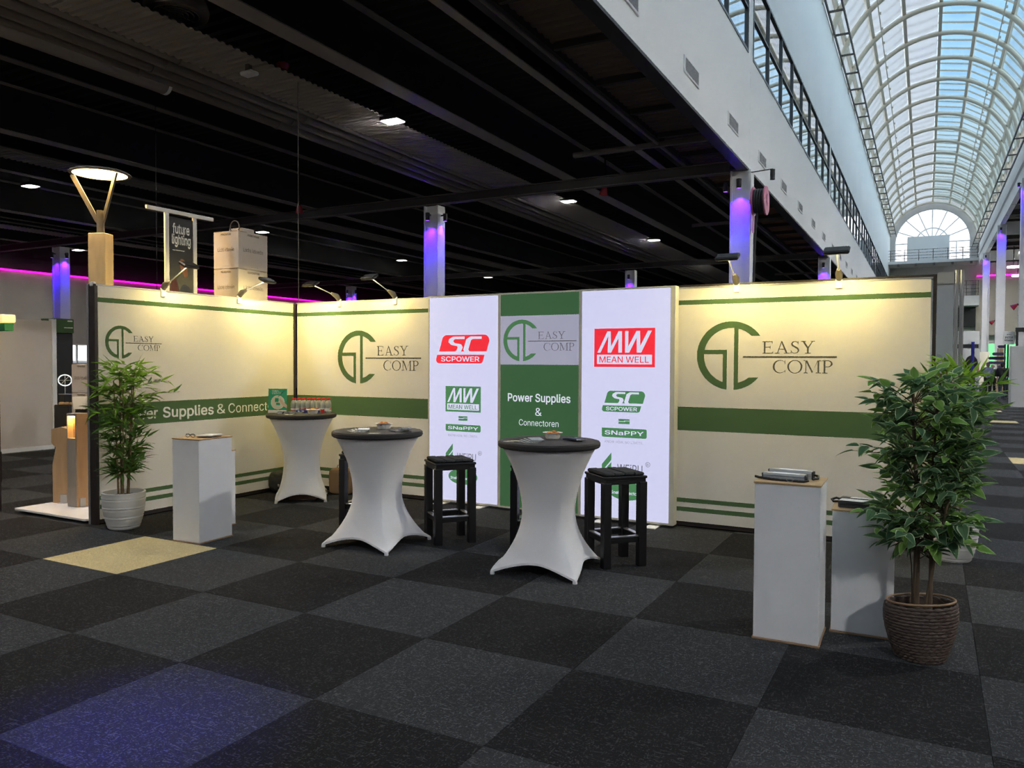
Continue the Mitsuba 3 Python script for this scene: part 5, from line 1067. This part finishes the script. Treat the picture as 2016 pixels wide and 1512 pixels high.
def person(x, y, deg, label, top, legs, hair, arms='down', h=1.75, lean=0., feet='shoe', step=.0):
    """facing -y when deg is 0"""
    k = h/1.75; t = thing('person', label, 'person')
    J_ = lambda a, b, c: np.array([a*k, b*k-lean*max(0, c-.9)*k, c*k])
    hip = {s: J_(s*.09, 0, .92) for s in (-1, 1)}; knee = {s: J_(s*.10, -.02+step*s, .50) for s in (-1, 1)}; ank = {s: J_(s*.105, .02+step*1.6*s, .09) for s in (-1, 1)}; toe = {s: J_(s*.12, -.13+step*1.6*s, .035) for s in (-1, 1)}
    sh = {s: J_(s*.185, .01, 1.43) for s in (-1, 1)}
    if arms == 'down': el = {s: J_(s*.24, .03, 1.13) for s in (-1, 1)}; wr = {s: J_(s*.25, -.05, .88) for s in (-1, 1)}
    elif arms == 'front': el = {s: J_(s*.26, -.02, 1.14) for s in (-1, 1)}; wr = {s: J_(s*.10, -.26, 1.16) for s in (-1, 1)}
    else: el = {s: J_(s*.24, -.12, 1.18) for s in (-1, 1)}; wr = {s: J_(s*.20, -.38, 1.08) for s in (-1, 1)}
    neck, head, crown = J_(0, 0, 1.50), J_(0, -.02, 1.62), J_(0, 0, 1.67)
    r = lambda q: q*k
    torso = lambda g: [((J_(0, 0, .98), r(.13+g)), (J_(0, 0, 1.18), r(.135+g))), ((J_(-.08, 0, 1.2), r(.12+g)), (J_(-.12, .01, 1.38), r(.09+g))), ((J_(.08, 0, 1.2), r(.12+g)), (J_(.12, .01, 1.38), r(.09+g))), ((J_(0, 0, 1.15), r(.13+g)), (J_(0, .01, 1.38), r(.10+g))), ((sh[-1], r(.06+g)), (sh[1], r(.06+g)))]
    arm = lambda s, g: [((sh[s], r(.055+g)), (el[s], r(.043+g))), ((el[s], r(.042+g)), (wr[s], r(.03+g)))]
    leg = lambda s, g: [((hip[s], r(.10+g)), (knee[s], r(.06+g))), ((knee[s], r(.058+g)), (ank[s], r(.040+g)))]
    hand = lambda s: [((wr[s], r(.028)), (wr[s]+(wr[s]-el[s])/np.linalg.norm(wr[s]-el[s])*.13*k, r(.018)))]
    G = lambda m: mv(rot(m, deg), x, y)
    body = torso(0)+[((neck-[0, 0, .06*k], r(.055)), (neck+[0, 0, .05*k], r(.05))), ((head-[0, .03*k, .05*k], r(.06)), (crown, r(.088))), ((head-[0, .095*k, .0], r(.016)), (head-[0, .08*k, -.04*k], r(.012)))]
    for s in (-1, 1): body += arm(s, 0)+leg(s, 0)+hand(s)+[((ank[s], r(.045)), (toe[s], r(.032))), ((head+[s*.085*k, .01*k, -.01*k], r(.018)), (head+[s*.085*k, .02*k, .02*k], r(.02)))]
    part(t, 'body', G(hull_body(body)), 'skin', smooth=True)
    tb = torso(.014)+arm(-1, .012)+arm(1, .012); part(t, 'jacket', G(hull_body(tb)), top, smooth=True)
    part(t, 'trousers', G(hull_body(leg(-1, .014)+leg(1, .014)+[((hip[-1], r(.115)), (hip[1], r(.115))), ((J_(0, 0, .92), r(.135)), (J_(0, 0, 1.0), r(.135)))])), legs, smooth=True)
    for s in (-1, 1): part(t, 'shoe', G(hull_body([((ank[s]-[0, 0, .03*k], r(.055)), (toe[s], r(.042)))])), feet, smooth=True)
    part(t, 'hair', G(hull_body([((crown+[0, .02*k, .012*k], r(.092)), (crown+[0, .035*k, -.06*k], r(.075)))])), hair, smooth=True)
    return t
def at(px_, py_, dist_y):  # helper for the far figures: a floor point from its bearing
    d = _f*FPX+_right*(px_-1008)+_down*(py_-756); return EYE+d*((dist_y-EYE[1])/d[1])
person(7.80, 41.2, 170, 'person in a black jacket and jeans seen from behind in the far aisle', 'cloth_black', 'jeans', 'hair_dark', 'front', 1.78)
q = at(1944.5, 760, 47); person(q[0], 47, 20, 'person in a white shirt standing at the left of the far group', 'cloth_white', 'cloth_black', 'hair_dark', 'front', 1.80)
q = at(1953.5, 760, 47.6); person(q[0], 47.6, -10, 'person in grey violet clothes right beside the person in white', 'cloth_violet', 'cloth_black', 'portrait_skin', 'front', 1.68)
q = at(1999, 783, 43.0); person(q[0], 43.0, -75, 'person in a dark waistcoat reaching forward at the right edge of the far aisle', 'cloth_navy', 'cloth_navy', 'hair_dark', 'reach', 1.78, .12, 'shoe', .10)
q = at(1991, 784, 40.0)
t = thing('covered_chair', 'chair with a dark blue jacket over it at the right edge of the far aisle', 'chair')
part(t, 'jacket', mv(blob(.75, .62, .55, 5, 2.2), q[0]+.35, 40.2, .33), 'cloth_navy', smooth=60); part(t, 'frame', J(*[bar((q[0]+.35+a, 40.2+b, 0), (q[0]+.35+a, 40.2+b, .5), .035) for a in (-.25, .25) for b in (-.2, .2)]), 'alu')
# signs and stands beyond
t = thing('stand_sign', 'white sign reading INTER NOVA over black posts in the far aisle', 'sign')
q = at(1975, 690, 44); FS = Frame((q[0], 44, 0), (1, 0, 0), (0, -1, 0))
part(t, 'board', FS.mesh(cb(0, .48, 2.75, 3.435, -.04, 0, .004)), 'white_paint'); part(t, 'word', FS.mesh(text('INTER', .065, .42, 3.06, .10, True), .001), 'paper_dark', 'black lettering INTER'); part(t, 'word', FS.mesh(text('NOVA', .06, .42, 2.91, .10, True), .001), 'paper_dark', 'black lettering NOVA'); part(t, 'emblem', FS.ext(LineString([(.14, 3.24), (.19, 3.265), (.29, 3.265), (.34, 3.24)]).buffer(.011), .001, .001), 'paper_dark', 'black arc')
part(t, 'post', FS.mesh(bx(.05, .11, 0, 2.75, -.06, -.0)), 'rubber'); part(t, 'post', FS.mesh(bx(.18, .25, 0, 2.75, -.06, -.0)), 'rubber')
t = thing('portal_frame', 'black goal shaped stand frame right of the INTER NOVA sign', 'frame')
part(t, 'posts', FS.mesh(bx(.52, .62, 0, 3.6, .3, .4)), 'rubber'); part(t, 'beam', FS.mesh(bx(.50, 2.2, 3.38, 3.6, .3, .4)), 'rubber')
obj('orange_panel', FS.mesh(cb(-.06, .24, .0, 2.6, -3.4, -3.35, .004)), 'wood_warm', 'orange panel under the INTER NOVA sign', 'panel')
mat('arrow_violet', (.06, .045, .12), .5)
t = thing('signpost', 'signpost with dark violet arrow boards beside the far column', 'signpost')
q = at(1958, 700, 46); FS2 = Frame((q[0], 46, 0), (1, 0, 0), (0, -1, 0)); part(t, 'pole', FS2.mesh(bx(.19, .25, 0, 2.75, -.03, 0)), 'alu')
for z, a, b in ((2.60, .12, .45), (2.20, -.12, .42), (1.97, -.30, .52), (1.72, -.30, .50), (1.50, .15, .45)): part(t, 'arrow_board', FS2.ext(Polygon([(a, z+.075), (a+.06, z), (b, z), (b, z+.15), (a+.06, z+.15)]), .02, .0), 'arrow_violet')
mat('glow_green', (.1, .5, .2), .6)
q = at(1931, 700, 80); F8 = Frame((q[0], 80, 0), (1, 0, 0), (0, -1, 0))
obj('lit_wall', F8.mesh(cb(0, 3.6, .2, 3.6, -.1, 0, .01)), 'glow_green', 'light green glowing stand wall in the distance', 'stand wall', em=emit((.22, .75, .30), .1))
q = at(1897, 700, 60); F6 = Frame((q[0], 60, 0), (1, 0, 0), (0, -1, 0))
t = thing('far_stand', 'white stand portal with a dark lintel at the far end of the aisle', 'stand')
part(t, 'header', F6.mesh(cb(-1., .95, 3.12, 4.05, -.1, 0, .01)), 'white_paint'); part(t, 'lintel', F6.mesh(cb(-1., .9, 2.85, 3.12, -.2, .02, .01)), 'rubber'); part(t, 'post', F6.mesh(cb(.0, .22, 0, 2.85, -.1, 0, .01)), 'white_paint'); part(t, 'lit_back', F6.mesh(cb(-1., 1.7, .2, 2.6, -2.0, -1.9, .01)), 'flyer_disc', em=emit((.30, .27, .22), .05))
q = at(1904, 700, 34); F7 = Frame((q[0], 34, 0), (1, 0, 0), (0, -1, 0))
t = thing('poster', 'large poster showing a dark haired head seen from behind', 'poster')
part(t, 'cloth', F7.mesh(bx(-.35, .46, .3, 2.35, -.02, 0)), 'print_white'); part(t, 'head_print', F7.ext(unary_union([ell(.16, 1.72, .235, .36), sbox(-.06, .9, .3, 1.5)]).intersection(sbox(-.35, .3, .46, 2.35)), .002, .0), 'hair_dark', 'dark hair'); part(t, 'face_print', F7.ext(ell(.40, 1.50, .05, .14), .002, .0005), 'skin', 'strip of face'); part(t, 'posts', F7.mesh(J(bx(-.35, -.3, 0, .3, -.02, 0), bx(.40, .46, 0, .3, -.02, 0))), 'alu')
mat('pole_blue', (.03, .03, .35), .5)
obj('blue_pole', cyl((at(1915, 700, 30)[0], 30, 0), (at(1915, 700, 30)[0], 30, 2.55), .055, 14), 'pole_blue', 'blue pole before the head poster', 'pole', smooth=40)
for k, lb in enumerate(('left before the person in white', 'middle behind the person in black', 'right in the far aisle crowd')):
    q = at(1945+9*k, 742, 52+3*k); tt = thing('high_table', f'small white standing table, {lb}', 'table', 'tables in the far aisle')
    part(tt, 'top', mv(lathe([(0, 1.06), (.35, 1.06), (.35, 1.1), (0, 1.1)], 24), q[0], q[1]), 'white_paint'); part(tt, 'column', cyl((q[0], q[1], 0), (q[0], q[1], 1.06), .04, 12), 'alu', smooth=40); part(tt, 'foot', mv(lathe([(0, 0), (.25, 0), (.25, .02), (0, .03)], 24), q[0], q[1]), 'alu')
q = at(2012, 690, 33); obj('white_counter', cb(q[0]-.35, q[0]+1.2, 33, 34, 0, 2.45, .01), 'white_paint', 'white panel at the right edge of the far aisle', 'panel')
for y, z, lb in ((62.3, 4.85, 'red cone mounted on the middle tall column right of the aisle'), (46.2, 4.95, 'red cone mounted on the nearest tall column right of the aisle')):
    t = thing('red_horn', lb, 'horn'); q = HP(9.32-.34, y, 0)
    part(t, 'cone', mv(rot(lathe([(.03, 0), (.15, .30), (.16, .30), (.05, 0), (.03, 0)], 18), -125, (0, 0, 0), (0, 1, 0)), q[0], q[1], z), 'red_paint', smooth=40); part(t, 'bracket', bx(q[0]-.02, q[0]+.055, q[1]-.03, q[1]+.03, z-.05, z+.05), 'rubber')
